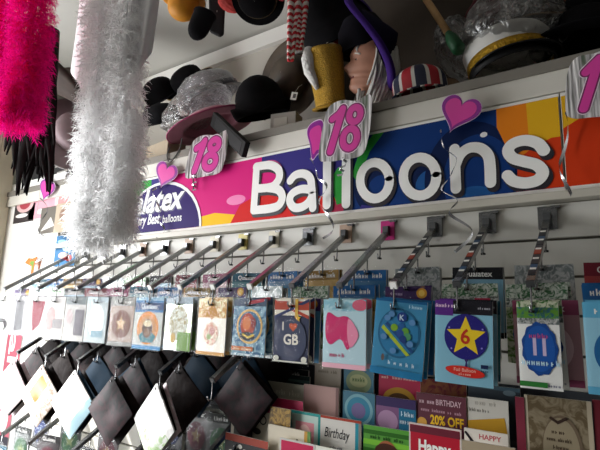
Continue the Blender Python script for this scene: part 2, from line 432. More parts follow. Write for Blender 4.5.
# ------------------------------------------------------------------ balloon packages
PW, PH = .125, .172
def sleeve_mesh(w, h):
    mb = MB(); nx, nz = 7, 10; rr = random.Random(int(w*1e4)+3)
    vs = [(-w/2-.003+(w+.006)*i/nx, -.0045-.0035*rr.random()*(0 < i < nx and 0 < j < nz), .014-(h+.018)*j/nz) for j in range(nz+1) for i in range(nx+1)]
    fs = [(j*(nx+1)+i, (j+1)*(nx+1)+i, (j+1)*(nx+1)+i+1, j*(nx+1)+i+1) for j in range(nz) for i in range(nx)]
    mb.add(vs, fs, SLEEVE, None, True); return mb.mesh('sleeve')
_SL = {}
class Pack:
    def __init__(s, base, draw=None, w=PW, h=PH, edge='#d8d8d4', header=None):
        s.w, s.h = w, h
        mb = MB(); mb.box((0, .002, -h/2), (w, .004, h), M(edge, .5)); P = Print(-w/2, -h, w/2, 0)
        P.rect(-w/2, -h, w/2, 0, base if not isinstance(base, str) else M(base, .35))
        if draw: draw(P, w, h)
        P.into(mb, 0, .00022); s.body = mb.mesh('package')
        k = (w, h)
        if k not in _SL: _SL[k] = sleeve_mesh(w, h)
        s.sl = _SL[k]
    def put(s, T, label, group, name='balloon_package'):
        o = link(name, s.body, None, T); tag(o, label, 'balloon package', group)
        link('clear_sleeve', s.sl, o); return o
W_ = M('#f3f2ee', .35); K_ = M('#15161c', .35)
def c(h): return M(h, .5, 0, .2)
def d_eleven(P, w, h):
    P.rect(-w, -.012, w, 0, two_tone('green foil', '#3f7a3a', '#d8dcc0', 60, .25, .3)); P.rect(-w, -.034, w, -.012, two_tone('leaf print', '#5c8f2e', '#2f5f6a', 50))
    P.rect(-w, -.046, w, -.034, two_tone('silver crinkle', '#e2e4e2', '#7c8784', 90, .2, .5))
    n = 44; P.poly([(.001+(.033+.0015*math.cos(11*2*PI*i/n))*math.cos(2*PI*i/n), -.094+(.052+.002*math.cos(11*2*PI*i/n))*math.sin(2*PI*i/n)) for i in range(n)], c('#17478f'))
    P.ell(.001, -.094, .028, .045, c('#1d57a8')); P.text('11', .001, -.106, .046, c('#c9b9d6'), .04, fit=.024)
    P.text('~xxxxx', .001, -.074, .014, c('#b64d8f'), .02); P.text('~xxxxxxxx', .001, -.127, .016, c('#bfe0ee'), .02, shear=.2)
    P.rect(-w/2, -h+.004, .012, -h+.014, c('#2e7a34')); P.text('~xxxxx', .024, -h+.006, .008, c('#555577'), .01)
def d_six(P, w, h):
    P.rect(-w, -.03, w, 0, c('#191820')); P.rect(-w/2, -.034, -.022, 0, c('#56217f')); P.text('~xxxxxxx', -.044, -.016, .012, c('#e9c7e2'), .01)
    P.text('~xxxxxx', .045, -.018, .008, c('#b9b9c2'), .01)
    P.ell(.006, -.078, .047, .049, c('#231c78')); P.star(.006, -.078, .044, c('#f2cf27')); P.text('6', .005, -.0925, .044, c('#c2331d'), .02)
    for u, v in ((-.03, -.06), (.04, -.1), (-.025, -.105), (.042, -.06)): P.ell(u, v, .002, .002, c('#8f86d8'))
    P.poly([(.003, -.126), (.012, -.126), (.009, -.132), (.011, -.146), (.004, -.142), (.006, -.132)], c('#3a2c66'))
    P.ell(.004, -.152, .042, .011, c('#d62a1d'), rot=-.08); P.text('Foil Balloon', .004, -.152, .010, c('#f3b8a8'), .01); P.text('~xxxxxx', .004, -.160, .008, c('#f3b8a8'), .01)
    P.rect(.038, -.142, .053, -.134, c('#15284f')); P.text('~xxxx', .046, -.149, .007, c('#15284f'), .01)
def d_car(P, w, h):
    P.rect(-w, -.006, w, 0, c('#0f5a8c')); P.ell(.0, -.078, .053, .058, c('#28688f')); P.ell(0, -.078, .048, .053, c('#2f7fae'))
    P.poly([(-.045, -.07), (-.04, -.062), (.03, -.125), (.022, -.128)], c('#b7c93a')); P.poly([(-.036, -.06), (-.03, -.054), (.04, -.115), (.034, -.12)], c('#1f4f86'))
    for i, (u, v) in enumerate(((-.012, -.066), (.006, -.062), (.016, -.072), (.004, -.078), (.022, -.084), (.012, -.09))): P.ell(u, v, .009, .0085, c(('#7fae2f', '#245d9c', '#63a33b', '#2b4f93', '#4f9a6a', '#1f3f7f')[i]))
    P.ell(.006, -.04, .012, .012, c('#1c3f86')); P.text('K', .006, -.047, .018, c('#c9dcea'), .02)
    for u, v in ((-.03, -.045), (-.02, -.035), (.032, -.05), (-.036, -.09), (.03, -.1), (-.01, -.12)): P.ell(u, v, .008, .007, c('#5c8fc0'))
    P.ell(-.034, -.138, .004, .008, c('#6b5a55')); P.text('~x_x_x_x_x', .012, -.152, .013, c('#d8e9f2'), .01); P.rect(-w, -h, w, -.162, c('#1f78a8'))
    P.text('~xxxxx', .038, -.018, .012, c('#bfe2f0'), .01, shear=.2)
def d_pink(P, w, h):
    P.rect(-w, -.03, w, 0, two_tone('sky print', '#bfe0e8', '#8cc2d2', 25)); P.ell(.045, -.014, .022, .014, c('#d8607a'))
    P.poly(spline([(-.05, -.035), (-.02, -.045), (.0, -.042), (.018, -.05), (.04, -.085), (.022, -.11), (.01, -.125), (-.01, -.1), (-.04, -.115), (-.055, -.09)], 5, True), c('#d3246a'))
    P.poly(spline([(.012, -.05), (.028, -.06), (.042, -.09), (.02, -.12), (.01, -.09)], 5, True), c('#ef8fae'))
    P.text('~xxxxx', -.02, -.145, .016, c('#c2386b'), .01); P.rect(-w, -h, w, -h+.012, c('#f0b8c6'))
def d_gb(P, w, h):
    P.rect(-w, -h, w, 0, c('#2c3350')); P.rect(-w, -.045, w, 0, c('#ece4d2')); 
    for a in ((-.06, -.01, -.012, -.03), (.012, -.01, .06, -.03)): P.rect(a[0], a[3], a[2], a[1]+.004, c('#b9442c'))
    P.stroke([(-.06, -.005), (.06, -.05)], .004, c('#b9442c')); P.stroke([(.06, -.002), (-.06, -.052)], .004, c('#283462'))
    P.rect(-w, -.022, w, -.016, c('#b9442c')); P.rect(.012, -.05, .022, 0, c('#e0b24a')); P.star(.022, -.052, .011, c('#e9b93c'))
    P.ell(0, -.11, .052, .058, c('#38405c'), 40)
    P.text('I', -.026, -.085, .032, c('#e9e4da'), .02); P.heart(.008, -.075, .013, c('#cf5a34')); P.text('GB', .002, -.122, .038, c('#e9e4da'), .03)
    P.ell(-.046, -.16, .01, .007, c('#dcdccf')); P.ell(.046, -.16, .009, .008, c('#dcdccf')); P.rect(-w, -h, w, -h+.004, c('#dcdccf'))
def d_char(P, w, h):
    P.rect(-w, -h, w, 0, two_tone('blue clouds', '#2a5f86', '#8fb6c6', 22)); P.rect(-w, -.022, w, 0, c('#2f4560')); P.stroke([(0, -.012), (.05, -.004)], .005, c('#b3263a'))
    P.ell(.002, -.08, .05, .05, c('#d9b56b')); P.ell(.002, -.08, .043, .043, c('#3f6d8f')); P.ell(-.004, -.076, .028, .034, c('#b5452a')); P.ell(-.008, -.072, .016, .02, c('#d9793f'))
    P.ell(-.004, -.108, .03, .012, c('#2b2a30')); P.stroke([(-.02, -.104), (.0, -.112), (.02, -.104)], .003, c('#e2c24c')); P.ell(.018, -.07, .01, .016, c('#8a2a2a'))
    P.rect(-w, -.15, .02, -.138, c('#d06a26')); P.text('~xxxxx_xxxxxxxx', -.02, -.148, .011, c('#f2e3c0'), .01, fit=.07); P.rect(-w, -h, w, -.158, two_tone('foam', '#dfe8ea', '#7fa6b8', 60))
def d_gold(P, w, h):
    P.rect(-w, -.06, w, 0, two_tone('gold swirl', '#c78a1f', '#f2e2b0', 28)); P.poly([(0, -.01), (-.035, -.06), (-.015, -.055), (0, -.066), (.014, -.055), (.036, -.06)], c('#c4851c'))
    P.ell(.0, -.108, .032, .034, two_tone('rose print', '#d98f78', '#eadfc4', 60)); P.ell(.004, -.1, .012, .012, c('#c98a80')); P.ell(-.008, -.118, .01, .009, c('#a8b87c')); P.rect(-w, -h, w, -h+.01, c('#d7a152'))
def d_silver(P, w, h):
    P.rect(-w, -h, w, 0, two_tone('silver green', '#c9cfd0', '#8a9a7a', 30, .2, .5)); P.rect(-w, -.02, w, 0, c('#a9bac6')); P.ell(0, -.08, .045, .055, two_tone('meadow', '#d6dccf', '#a3935f', 40)); P.rect(.0, -h, w, -.11, c('#6f9a3f')); P.ell(-.02, -.13, .012, .016, c('#c9a24a'))
def d_brown(P, w, h):
    P.rect(-w, -.05, w, 0, c('#2a74b0')); P.rect(-w, -.042, w, -.018, c('#123f74')); P.text('Qualatex', .0, -.038, .022, c('#e4eef4'), .02); P.rect(-w, -.01, w, 0, two_tone('shell', '#bfe0ea', '#3d8fb8', 60))
    P.rect(-w, -h, w, -.05, c('#c9cdc8')); P.ell(0, -.103, .055, .056, c('#dc8a2c')); P.ell(0, -.108, .045, .046, c('#c98a4a'))
    P.poly([(-.045, -.13), (-.02, -.115), (.02, -.115), (.045, -.13), (.03, -.152), (-.03, -.152)], c('#2d7a86')); P.ell(0, -.105, .026, .032, c('#4a2f24')); P.ell(0, -.088, .022, .012, c('#d9c7a0')); P.ell(0, -.118, .015, .014, c('#7d5636'))
    P.rect(-w, -h, w, -.162, c('#3b8fc6'))
def d_clear(P, w, h):
    P.ell(.0, -.09, .04, .06, two_tone('opal', '#dfe9ea', '#a9c7c4', 30, .25, .4)); P.rect(-w, -.02, w, 0, c('#cfe2ea')); P.rect(-.02, -.15, .04, -.125, c('#9fc3d2'))
def d_generic(a, b, cc):
    def f(P, w, h):
        P.rect(-w, -.03, w, 0, c(a)); P.text(('~xxxxxxxx', 'Qualatex', '~xxxxx', '~xxxxx_xxx', '~xxxxxx')[sum(map(ord, a+cc)) % 5], 0, -.023, .02, W_, .02); P.ell(0, -.095, .048, .05, c(b)); P.star(0, -.095, .03, c(cc)); P.rect(-w, -h, w, -.158, c(a))
    return f
def d_roundel(P, w, h):
    P.rect(-w, -.034, w, 0, c('#3a1f56')); P.ell(.038, -.015, .014, .013, c('#d99a2a')); P.ell(.038, -.015, .008, .008, c('#f0c95a')); P.text('~xxxxx', -.03, -.022, .012, c('#b9a5cc'), .01); P.ell(0, -.1, .05, .052, c('#2d6d94'))
FR = [
 ('light blue fish-print', Pack('#8fc3d8', d_generic('#5aa6c8', '#1f5f94', '#bfe2ea'))),
 ('blue number eleven', Pack('#e9e9e4', d_eleven, .078, .173)),
 ('star number six', Pack('#86bdd2', d_six, .125, .18)),
 ('blue patterned disc', Pack('#3f8fb8', d_car, .128, .178)),
 ('pink dress', Pack('#bcdbe4', d_pink)),
 ('I love GB', Pack('#2c3350', d_gb, .115, .17)),
 ('red character disc', Pack('#3a6f92', d_char, .126, .164)),
 ('gold and white floral', Pack('#f1ead9', d_gold)),
 ('silver green meadow', Pack('#c9cfd0', d_silver, .126, .168)),
 ('orange disc blue-header', Pack('#c9cdc8', d_brown, .145, .175)),
 ('brown and cream striped', Pack('#8a6a52', d_generic('#9a9a96', '#7a4a38', '#d9b58a'))),
 ('pale opal foil', Pack('#b9c9cc', d_clear, .112, .17)),
 ('plain white with grey panel', Pack('#c4c2be', lambda P, w, h: (P.rect(-w, -.03, w, 0, c('#8f9a9c')), P.rect(.0, -.15, .05, -.05, c('#7f7a82')), P.ell(-.03, -.08, .02, .03, c('#e2d2d2'))), .112, .172)),
 ('white with pink blush', Pack('#c9c4c0', lambda P, w, h: (P.ell(-.02, -.09, .03, .05, c('#d09a9a')), P.rect(-.01, -.13, .05, -.09, c('#8a8688'))), .112, .172)),
 ('maroon ribbon', Pack('#bdb9b8', lambda P, w, h: P.poly([(-.03, -.02), (.05, -.02), (.03, -.12), (-.01, -.15)], c('#86283c')), .11, .17)),
 ('grey stone-print', Pack('#8d8d90', lambda P, w, h: P.rect(-.02, -.15, .03, -.02, c('#5d5d62')), .11, .17)),
 ('white moon-print', Pack('#c9c7c2', lambda P, w, h: (P.ell(0, -.13, .04, .03, c('#2a2528')), P.ell(0, -.14, .02, .02, c('#e8e6e0'))))),
]
MIDS = [('deep blue header', Pack('#2d6f9c', d_generic('#1d5f9a', '#5aa0c8', '#d8e8ee'))), ('purple header', Pack('#4a8ab0', d_roundel)),
        ('green foil', Pack(two_tone('green foil b', '#5d8a3c', '#cfd6b8', 45, .3, .2), lambda P, w, h: (P.rect(-w, -.03, w, 0, two_tone('crinkle green', '#3d6f46', '#d5dcd0', 70, .3, .3)), P.rect(-w, -.05, w, -.03, two_tone('crinkle silver', '#e6e8e4', '#6f7a70', 80, .25, .5)), P.rect(.01, -.048, .045, -.034, c('#b02a4a')), P.ell(0, -.11, .05, .045, c('#2d5f94'))))), ('red', Pack('#a33a3a', d_generic('#7a2433', '#d9a24a', '#f0e0b0'))),
        ('teal', Pack('#3c7f8a', d_generic('#1f5a70', '#7ab8ba', '#e8efe8'))), ('gold', Pack('#c19a4a', d_generic('#8a6a2a', '#e2c27a', '#7a3a2a'))),
        ('silver', Pack(two_tone('silver b', '#d5d8d8', '#8a9494', 50, .25, .4), None)), ('black header', Pack('#7fb0c8', d_generic('#18181e', '#3a4a9a', '#e8c84a'))),
        ('dusky pink', Pack('#b98a92', d_generic('#9a4a6a', '#e2c0c8', '#f4ece4')))]
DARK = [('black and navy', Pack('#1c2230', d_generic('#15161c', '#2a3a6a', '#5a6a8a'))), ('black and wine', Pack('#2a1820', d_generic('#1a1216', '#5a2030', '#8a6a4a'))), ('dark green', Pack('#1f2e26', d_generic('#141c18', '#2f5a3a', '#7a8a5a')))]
plates = ['chrome', 'chrome', 'chrome', 'chrome', 'pink', 'tan', 'chrome', 'cream', 'yellow', 'cream', 'tan', 'chrome', 'tan', 'chrome', 'chrome', 'chrome', 'chrome']
fdx = [.0, .009, .012, .018, .014, .0, .0, .0, .0, .0, .0, -.005, 0, 0, 0, 0, 0]
GP = 'balloon packages on the upper arms'
ORD = ['', 'second', 'third']
for k in range(17):
    x = AX - SP*(k-1); short, pk = FR[k]
    left = max(0, k-9)
    arm(x, BZ, f'sloping chrome arm holding the {short} balloon package at its tip', plates[k], (1, .74, .48, .2), k in (1, 2, 3), white=k in (3, 6, 7, 8, 9))
    yaw = min(12, left*3)
    for j in range(3):
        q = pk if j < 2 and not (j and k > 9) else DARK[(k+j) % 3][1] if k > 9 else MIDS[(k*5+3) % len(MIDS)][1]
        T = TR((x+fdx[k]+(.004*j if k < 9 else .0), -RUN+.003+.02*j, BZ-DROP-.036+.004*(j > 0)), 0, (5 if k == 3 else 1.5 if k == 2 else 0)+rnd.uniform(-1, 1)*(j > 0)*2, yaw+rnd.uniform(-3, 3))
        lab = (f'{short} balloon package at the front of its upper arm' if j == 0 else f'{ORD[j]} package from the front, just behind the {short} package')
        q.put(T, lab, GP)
    for t, name in ((.74, 'middle'), (.48, 'back')):
        mi = (k*4+(0 if t > .6 else 3)) % len(MIDS)
        if k == 4: mi = 0
        if k == 3 and t > .6: mi = 1
        if k == 2 and t > .6: mi = 2
        if k == 1: mi = 2 if t > .6 else 6
        if k == 2 and t < .6: mi = 7
        nm, q = MIDS[mi]
        for j in range(2):
            T = TR((x+rnd.uniform(-.006, .006), -RUN*t+.003+.013*j, BZ-DROP*t-.042-rnd.uniform(0, .008)), 0, rnd.uniform(-2, 2), yaw+rnd.uniform(-4, 4))
            q.put(T, f'{"front" if j == 0 else "rear"} {nm} package on the {name} hook of the {short} arm', GP)

# second row: bags hung by a corner, and the third row of bars below
def bagmesh(cols, s=.135, seed=0):
    mb = MB(); rr = random.Random(seed); n = 9; q = s/math.sqrt(2)
    vs = []
    for j in range(n+1):
        for i in range(n+1):
            u, v = i/n, j/n; e = min(u, v, 1-u, 1-v)*2
            vs.append(((u-v)*q, -.006*math.sin(PI*min(1, e))-rr.uniform(0, .003)*(e > 0), -(u+v)*q))
    by = {}
    for j in range(n):
        for i in range(n):
            f = (j*(n+1)+i, j*(n+1)+i+1, (j+1)*(n+1)+i+1, (j+1)*(n+1)+i)
            by.setdefault(cols(i/n, j/n), []).append(f)
    for m_, fs in by.items(): mb.add(vs, [f[::-1] for f in fs], m_, None, True)
    o = len(mb.v); 
    mb.add([(0, .004, 0), (q, .004, -q), (0, .004, -2*q), (-q, .004, -q)], [(0, 1, 2, 3)], cols(.5, .5))
    return mb.mesh('bag')
BW = M('#eceae6', .4, 0, .3, .06, 20, .5, 30)
bags = [('white green-splashed', bagmesh(lambda u, v: two_tone('green splash', '#f0f0ec', '#a8c88a', 14) if (u+v > 1.05) else BW, .178, 1)),
        ('dark brown', bagmesh(lambda u, v: M('#1c1210', .6, 0, .1, .2, 20, .4, 30), .165, 2)),
        ('white blue-edged', bagmesh(lambda u, v: M('#a9cbd8', .25) if u > .75 else BW, .175, 3)),
        ('orange and white', bagmesh(lambda u, v: M('#dd8a2a', .3) if .15 < u < .5 and .1 < v < .6 else two_tone('confetti', '#f1e9df', '#b9a08f', 30), .17, 4)),
        ('pale pink', bagmesh(lambda u, v: two_tone('blush', '#f1e6e6', '#dcc3c8', 12), .17, 5)),
        ('dark maroon', bagmesh(lambda u, v: two_tone('wine', '#2c0f17', '#120c0f', 15, .6), .165, 6)),
        ('steel blue', bagmesh(lambda u, v: M('#142c3e', .6, 0, .1, .2, 14), .165, 7)),
        ('grey silver', bagmesh(lambda u, v: M('#8f9494', .25, .5, .5, .2, 14, .5, 30), .16, 8))]
def bag(i, T, label, group):
    return tag(link('party_bag', bags[i][1], None, T), label, 'bag', group)
for r_ in range(4):  # filler: dark packages added where the lower wall lies in shade
    for i in range(6):
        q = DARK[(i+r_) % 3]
        q[1].put(TR((-1.62+.131*i-.05*(r_ > 1), -.03-.01*(i % 2), 1.56-.185*r_), 0, rnd.uniform(-2, 2), rnd.uniform(-4, 4)), f'{q[0]} package added for shade on the lower wall, {("top", "second", "third", "bottom")[r_]} row, {("first", "second", "third", "fourth", "fifth", "sixth")[i]} from left', 'dark filler packages standing in for shade on the lower wall')
G2 = 'corner-hung bags on the lower arms'
R2Z = 1.351+DROP
fronts = [0, 5, 2, 3, 4, 7]
where = ['beside the card rack', 'just left of the arm beside the card rack', 'below the pale opal package', 'below the white wall end', 'at the far left end', 'beyond the frame']
nm2 = ['rightmost', 'second from right', 'third from right', 'fourth from right', 'fifth from right']
LOW = ['second from right', 'third from right', 'fourth from right', 'fifth from right', 'sixth from right']
for k in range(5):
    nm = LOW[k]
    x = -1.312-.238*k; fi = fronts[k]
    arm(x, R2Z, f'sloping arm in the lower row, {nm}, with the {bags[fi][0]} bag', 'chrome', (1, .74, .48), group='lower row of sloping arms')
    for j in range(3):
        i = fi if j == 0 else (fi+j*2+k) % 8
        if j and i in (0, 2): i = 1
        bag(i, TR((x+.003*j, -RUN-.014+.016*j, R2Z-DROP-.032), 0, rnd.uniform(-6, 6)+(6 if k == 0 else 0), (2 if k else -9)+2*k),
            (f'{bags[i][0]} bag hung by its corner, frontmost on the {nm} lower arm' if j == 0 else f'{bags[i][0]} bag, {ORD[j]} from the front on the {nm} lower arm'), G2)
    for j, t in enumerate((.74, .71, .48, .45, .22, .19)):
        i = (1, 5, 6, 1, 5, 5)[(k+j) % 6]
        bag(i, TR((x+rnd.uniform(-.01, .01), -RUN*t, R2Z-DROP*t-.03), 0, rnd.uniform(-8, 8), 8+rnd.uniform(-5, 5)),
            f'{bags[i][0]} bag, {["front of middle", "rear of middle", "front of back", "rear of back", "front of innermost", "rear of innermost"][j]} hook on the {nm} lower arm', G2)
arm(-1.074, R2Z, 'sloping arm in the lower row, rightmost, with only dark bags beside the card rack', 'chrome', (1, .59, .44, .22), group='lower row of sloping arms')
for j, t in enumerate((.6, .57, .45, .42, .24, .2)):
    bag((5, 1, 6, 5, 1, 5)[j], TR((-1.074+rnd.uniform(-.01, .01), -RUN*t, R2Z-DROP*t-.03), 0, rnd.uniform(-9, 9), rnd.uniform(-2, 8)), f'{bags[(5, 1, 6, 5, 1, 5)[j]][0]} bag, {["first", "second", "third", "fourth", "fifth", "last"][j]} from the front on the rightmost lower arm', G2)
R3Z = 1.2
PK3 = [5, 1, 3, 4, 0]
for k in range(5):
    x = (-1.206, -1.5, -1.797, -2.08, -2.30)[k]
    arm(x, R3Z, f'bottom-row sloping bar, {nm2[k]}, low at the left of the card rack', 'chrome', (1, .7, .4), group='bottom row of sloping arms')
    for j, t in enumerate((1, .7, .4)):
        nm, q = DARK[(k+j) % 3] if j or k % 2 else MIDS[(k*3+j*4+1) % len(MIDS)]
        q.put(TR((x+rnd.uniform(-.01, .01), -RUN*t-.008, R3Z-DROP*t-.04), 0, rnd.uniform(-4, 4), rnd.uniform(0, 14)), f'{nm} package, {["front", "middle", "back"][j]} hook of the {nm2[k]} bottom bar', 'packages on the bottom bars')

# ------------------------------------------------------------------ greeting card rack
TY = [-.05, -.10, -.15, -.20]; TZ = [1.25, 1.195, 1.13, 1.075]
rack = empty('card_rack', (-.5, 0, 1.05), 'stepped rack of dark ledges holding greeting cards at the lower right', 'card rack')
RD = M('#2a2f38', .5); x0, x1 = -1.06, .25
mb = MB(); mb.box(((x0+x1)/2+.5, -.004, .16), (x1-x0, .008, .36), M('#3a3f46', .6)); build('back_panel', mb, rack)
for y, z in zip(TY, TZ):
    mb = MB(); mb.box(((x0+x1)/2+.5, y-.0, z-1.05-.004), (x1-x0, .045, .006), RD); mb.box(((x0+x1)/2+.5, y-.023, z-1.05+.008), (x1-x0, .003, .02), RD); build('ledge', mb, rack)
for xx in (x0, x1):
    mb = MB(); mb.poly([(xx+.5-.004, -.004, .33), (xx+.5-.004, -.004, -.02), (xx+.5-.004, -.23, -.02), (xx+.5-.004, -.23, .06)], RD); o = build('side_panel', mb, rack, solid=.006)
def card(x0p, x1p, yp, tier, label, base, draw=None, h=None, thick=.003, lean=7, dx=0, yoff=0.0, name='greeting_card'):
    y = TY[tier]+.006+yoff; yp += 4 if tier >= 2 else 2
    a = at(x0p, yp, y); b = at(x1p, yp, y); w = abs(b.x-a.x); zt = at((x0p+x1p)/2, yp, y).z
    hh = h or max(.05, (zt-TZ[tier]))
    mb = MB(); mb.box((0, thick/2, hh/2), (w, thick, hh), M('#e9e5da', .6)); P = Print(-w/2, 0, w/2, hh)
    P.rect(-w/2, 0, w/2, hh, base if not isinstance(base, str) else M(base, .45))
    if draw: draw(P, w, hh)
    P.into(mb, 0, .0002)
    o = build(name, mb, None, TR(((a.x+b.x)/2, y+.0, zt-hh), -lean if False else 0, 0, rnd.uniform(-2, 2)))
    return tag(o, label, 'greeting card', 'greeting cards on the rack')
def tx(s, u, v, size, col, fit=None, bold=.015, shear=0): return lambda P, w, h: P.text(s, u*w, v*h, size, c(col), bold, fit=(fit*w if fit else None), shear=shear)
def many(*fs):
    def f(P, w, h):
        for g in fs: g(P, w, h)
    return f
def border(col, t, inner): return lambda P, w, h: (P.rect(-w/2, 0, w/2, h, c(col)), P.rect(-w/2+t, t, w/2-t, h-t, inner if not isinstance(inner, str) else c(inner)))
def blob(u, v, ru, rv, col): return lambda P, w, h: P.ell(u*w, v*h, ru*w, rv*h, c(col) if isinstance(col, str) else col)
def bar(u0, v0, u1, v1, col): return lambda P, w, h: P.rect(u0*w, v0*h, u1*w, v1*h, c(col) if isinstance(col, str) else col)
# top tier
card(276, 310, 373, 0, 'dark teal card with thin light line, below the I love GB package', '#1f3d40', many(bar(-.5, .8, .5, .88, '#6a8a86')))
card(315, 341, 361, 0, 'plain beige card standing highest, right of the I love GB package', '#b5a896', many(tx('~xxxxx_xxx', 0, .8, .014, '#7d7264')))
card(344, 374, 364, 0, 'pale green balloon pack with blue rim, top tier of the rack', '#3c7a92', many(blob(0, .7, .42, .22, '#8fa07a'), blob(0, .72, .3, .12, '#b5b98a'), tx('~xxxxx', 0, .7, .02, '#4a6a3a', .4)))
card(379, 420, 369, 0, 'crimson card with gold arch, below the blue patterned disc package', '#b81f4a', many(bar(-.5, .9, .5, 1, '#8f1638'), bar(-.32, .93, .1, .99, '#d9b54a'), tx('~xxx_xxxxxxxxx', 0, .84, .012, '#f0c9c0', .85), blob(0, .45, .4, .25, '#c99a3a'), blob(0, .42, .3, .18, '#6a4a2a')))
card(421, 466, 378, 0, 'dark maroon card with faint gold flowers, below the star number six', two_tone('maroon flower', '#5c1a28', '#7a4a2e', 26))
card(468, 520, 384, 0, 'dark slate card folder behind the white gold-banded card', '#2b3640', many(bar(-.5, .93, .5, 1, '#48606c'), blob(.3, .9, .12, .05, '#6c7f88')))
# second tier
card(240, 263, 391, 1, 'dark navy card at the left end of the rack', '#1d2230', many(bar(-.4, .8, .3, .86, '#3c4458')))
card(265, 304, 381, 1, 'cream card with script and a round blue seal', '#bfb8a6', many(blob(-.42, .78, .1, .06, '#2d4f8f'), tx('~xxxx_xxxx', .1, .78, .026, '#ece6d6', .6, .01, .3)), h=.17)
card(304, 339, 384, 1, 'dusty pink plain card beside the script card', '#c39a94', many(bar(.42, 0, .5, 1, '#8a6a66'), bar(-.46, .1, .4, .97, '#caa39c')))
card(343, 375, 390, 1, 'round blue and lilac balloon pack in the middle of the rack', '#2f6f86', many(blob(0, .66, .44, .3, '#7fb2bc'), blob(0, .66, .36, .24, '#3f8aa6'), blob(0, .64, .22, .15, '#7c6f9c')))
card(376, 416, 396, 1, 'purple and teal card with white words, below the crimson card', '#7a4a78', many(bar(.08, 0, .5, 1, '#1f6f92'), bar(-.5, .82, .5, 1, '#3a2a5a'), blob(-.2, .55, .26, .2, '#b58fb0'), tx('~xxxx', .29, .68, .018, '#cfe4ee', .3), tx('~xxxxxx', .29, .54, .018, '#cfe4ee', .36)))
card(416, 466, 393, 1, 'maroon birthday card printed 20% OFF in yellow', '#5c1c30', many(tx('~xx_xxx', -.28, .84, .016, '#d9b9c0', .3), tx('BIRTHDAY', .16, .84, .02, '#d9b9c0', .5), tx('~xxxx_xxxxxx_xx_xxx', 0, .72, .012, '#c79aa8', .8), tx('20% OFF', .12, .54, .032, '#f0c02c', .66, .03), blob(-.38, .54, .1, .08, '#d9a24a')))
card(467, 508, 397, 1, 'tall white card with gold band under grey lettering', '#d3cfc4', many(tx('~xxxxx_xxx', -.05, .9, .016, '#a9a497', .5), tx('~xxxxxxxx', -.2, .8, .012, '#77736a', .5), lambda P, w, h: P.poly([(-.5*w, .66*h), (.4*w, .76*h), (.47*w, .5*h), (-.5*w, .5*h)], c('#c9982a'))))
# third tier
card(267, 303, 395, 2, 'pink-red card with a pineapple picture', '#cf2560', many(blob(-.15, .72, .12, .1, '#5f9a6a'), blob(-.15, .5, .16, .2, '#c9a24a')), yoff=.02)
card(232, 270, 406, 2, 'white card with black photographs and a ring, left of the rack', '#cfc8b8', many(bar(-.42, .3, .08, .82, '#4a4846'), blob(-.2, .6, .1, .12, '#9a9792'), blob(.34, .8, .09, .12, '#2a2a2e'), blob(.34, .8, .065, .085, '#cfc8b8'), blob(.2, .5, .1, .08, '#3a3836')))
card(290, 321, 408, 2, 'card with teal zigzag border round a pink picture', '#1f8a8a', many(border('#2a9490', .008, '#b8d0c6'), bar(-.3, .1, .3, .8, '#d28a92'), blob(0, .55, .2, .2, '#e2b8b0')))
card(321, 361, 414, 2, 'white card with Birthday in black script and teal edge', '#dcd8d0', many(bar(.36, 0, .44, 1, '#2a8ea0'), bar(.44, 0, .5, 1, '#8a8478'), tx('Birthday', -.08, .6, .038, '#1c1c24', .62, .0, .25), tx('~xxxxxxx', -.1, .38, .014, '#77777c', .3), bar(-.5, .95, .5, 1, '#a8402e')))
card(364, 411, 424, 2, 'green striped card with a round brown head', '#4f9a2c', many(bar(-.5, .84, .5, .92, '#2f6a1e'), bar(-.5, .64, .5, .74, '#7cc23a'), bar(-.5, .5, .5, .58, '#2f6a1e'), tx('~xxxx_xxx_xxxx', 0, .76, .014, '#24501a', .7), blob(0, .42, .25, .34, '#a8623e'), blob(0, .55, .25, .16, '#4a2a1c')))
card(409, 461, 422, 2, 'red card with bright Happy lettering and silver edge', '#b3162e', many(border('#d8c9c4', .004, '#b3162e'), bar(-.48, .86, .48, .97, '#6a2030'), tx('Happy', 0, .58, .042, '#f2f0ea', .62, .04), tx('~xxx', -.15, .25, .036, '#f0c02c', .36, .04), blob(-.3, .35, .08, .08, '#2d6fc0'), blob(.28, .35, .09, .08, '#2f9a4a')))
card(464, 508, 427, 2, 'white card with red HAPPY BIRTHDAY lettering and black ribbon', '#d9d2c6', many(tx('HAPPY', .1, .88, .016, '#b0404a', .5, .02), tx('birthday', .1, .77, .012, '#b0404a', .46), lambda P, w, h: P.stroke([(-.46*w, .94*h), (-.32*w, .84*h), (-.4*w, .8*h)], .003, c('#201a1c'))))
card(524, 591, 394, 2, 'large beige damask card with an oval cartouche at the right', two_tone('damask', '#8d8068', '#66573f', 34), many(bar(-.5, 0, -.45, 1, '#c4b8a0'), bar(.43, 0, .5, 1, '#b9ac94'), blob(.05, .46, .3, .36, '#6f5f4c'), blob(.03, .46, .27, .33, '#978a70'), tx('~xxxx', .0, .62, .012, '#4a3a2c', .2), tx('~xxxx_xxxxxx', .0, .54, .012, '#4a3a2c', .36), tx('~xxxxx', .02, .46, .012, '#4a3a2c', .22), lambda P, w, h: P.stroke([(-.1*w, .78*h), (0, .74*h), (.12*w, .79*h)], .003, c('#3c2c24'))), h=.2)
card(515, 524, 393, 2, 'narrow dark red card edge beside the damask card', '#7a1c34', h=.2)
card(592, 640, 398, 2, 'crimson card cut off by the right edge of the picture', '#6e1626', many(tx('~xxxx', 0, .7, .03, '#c99a4a', .4)), h=.2)
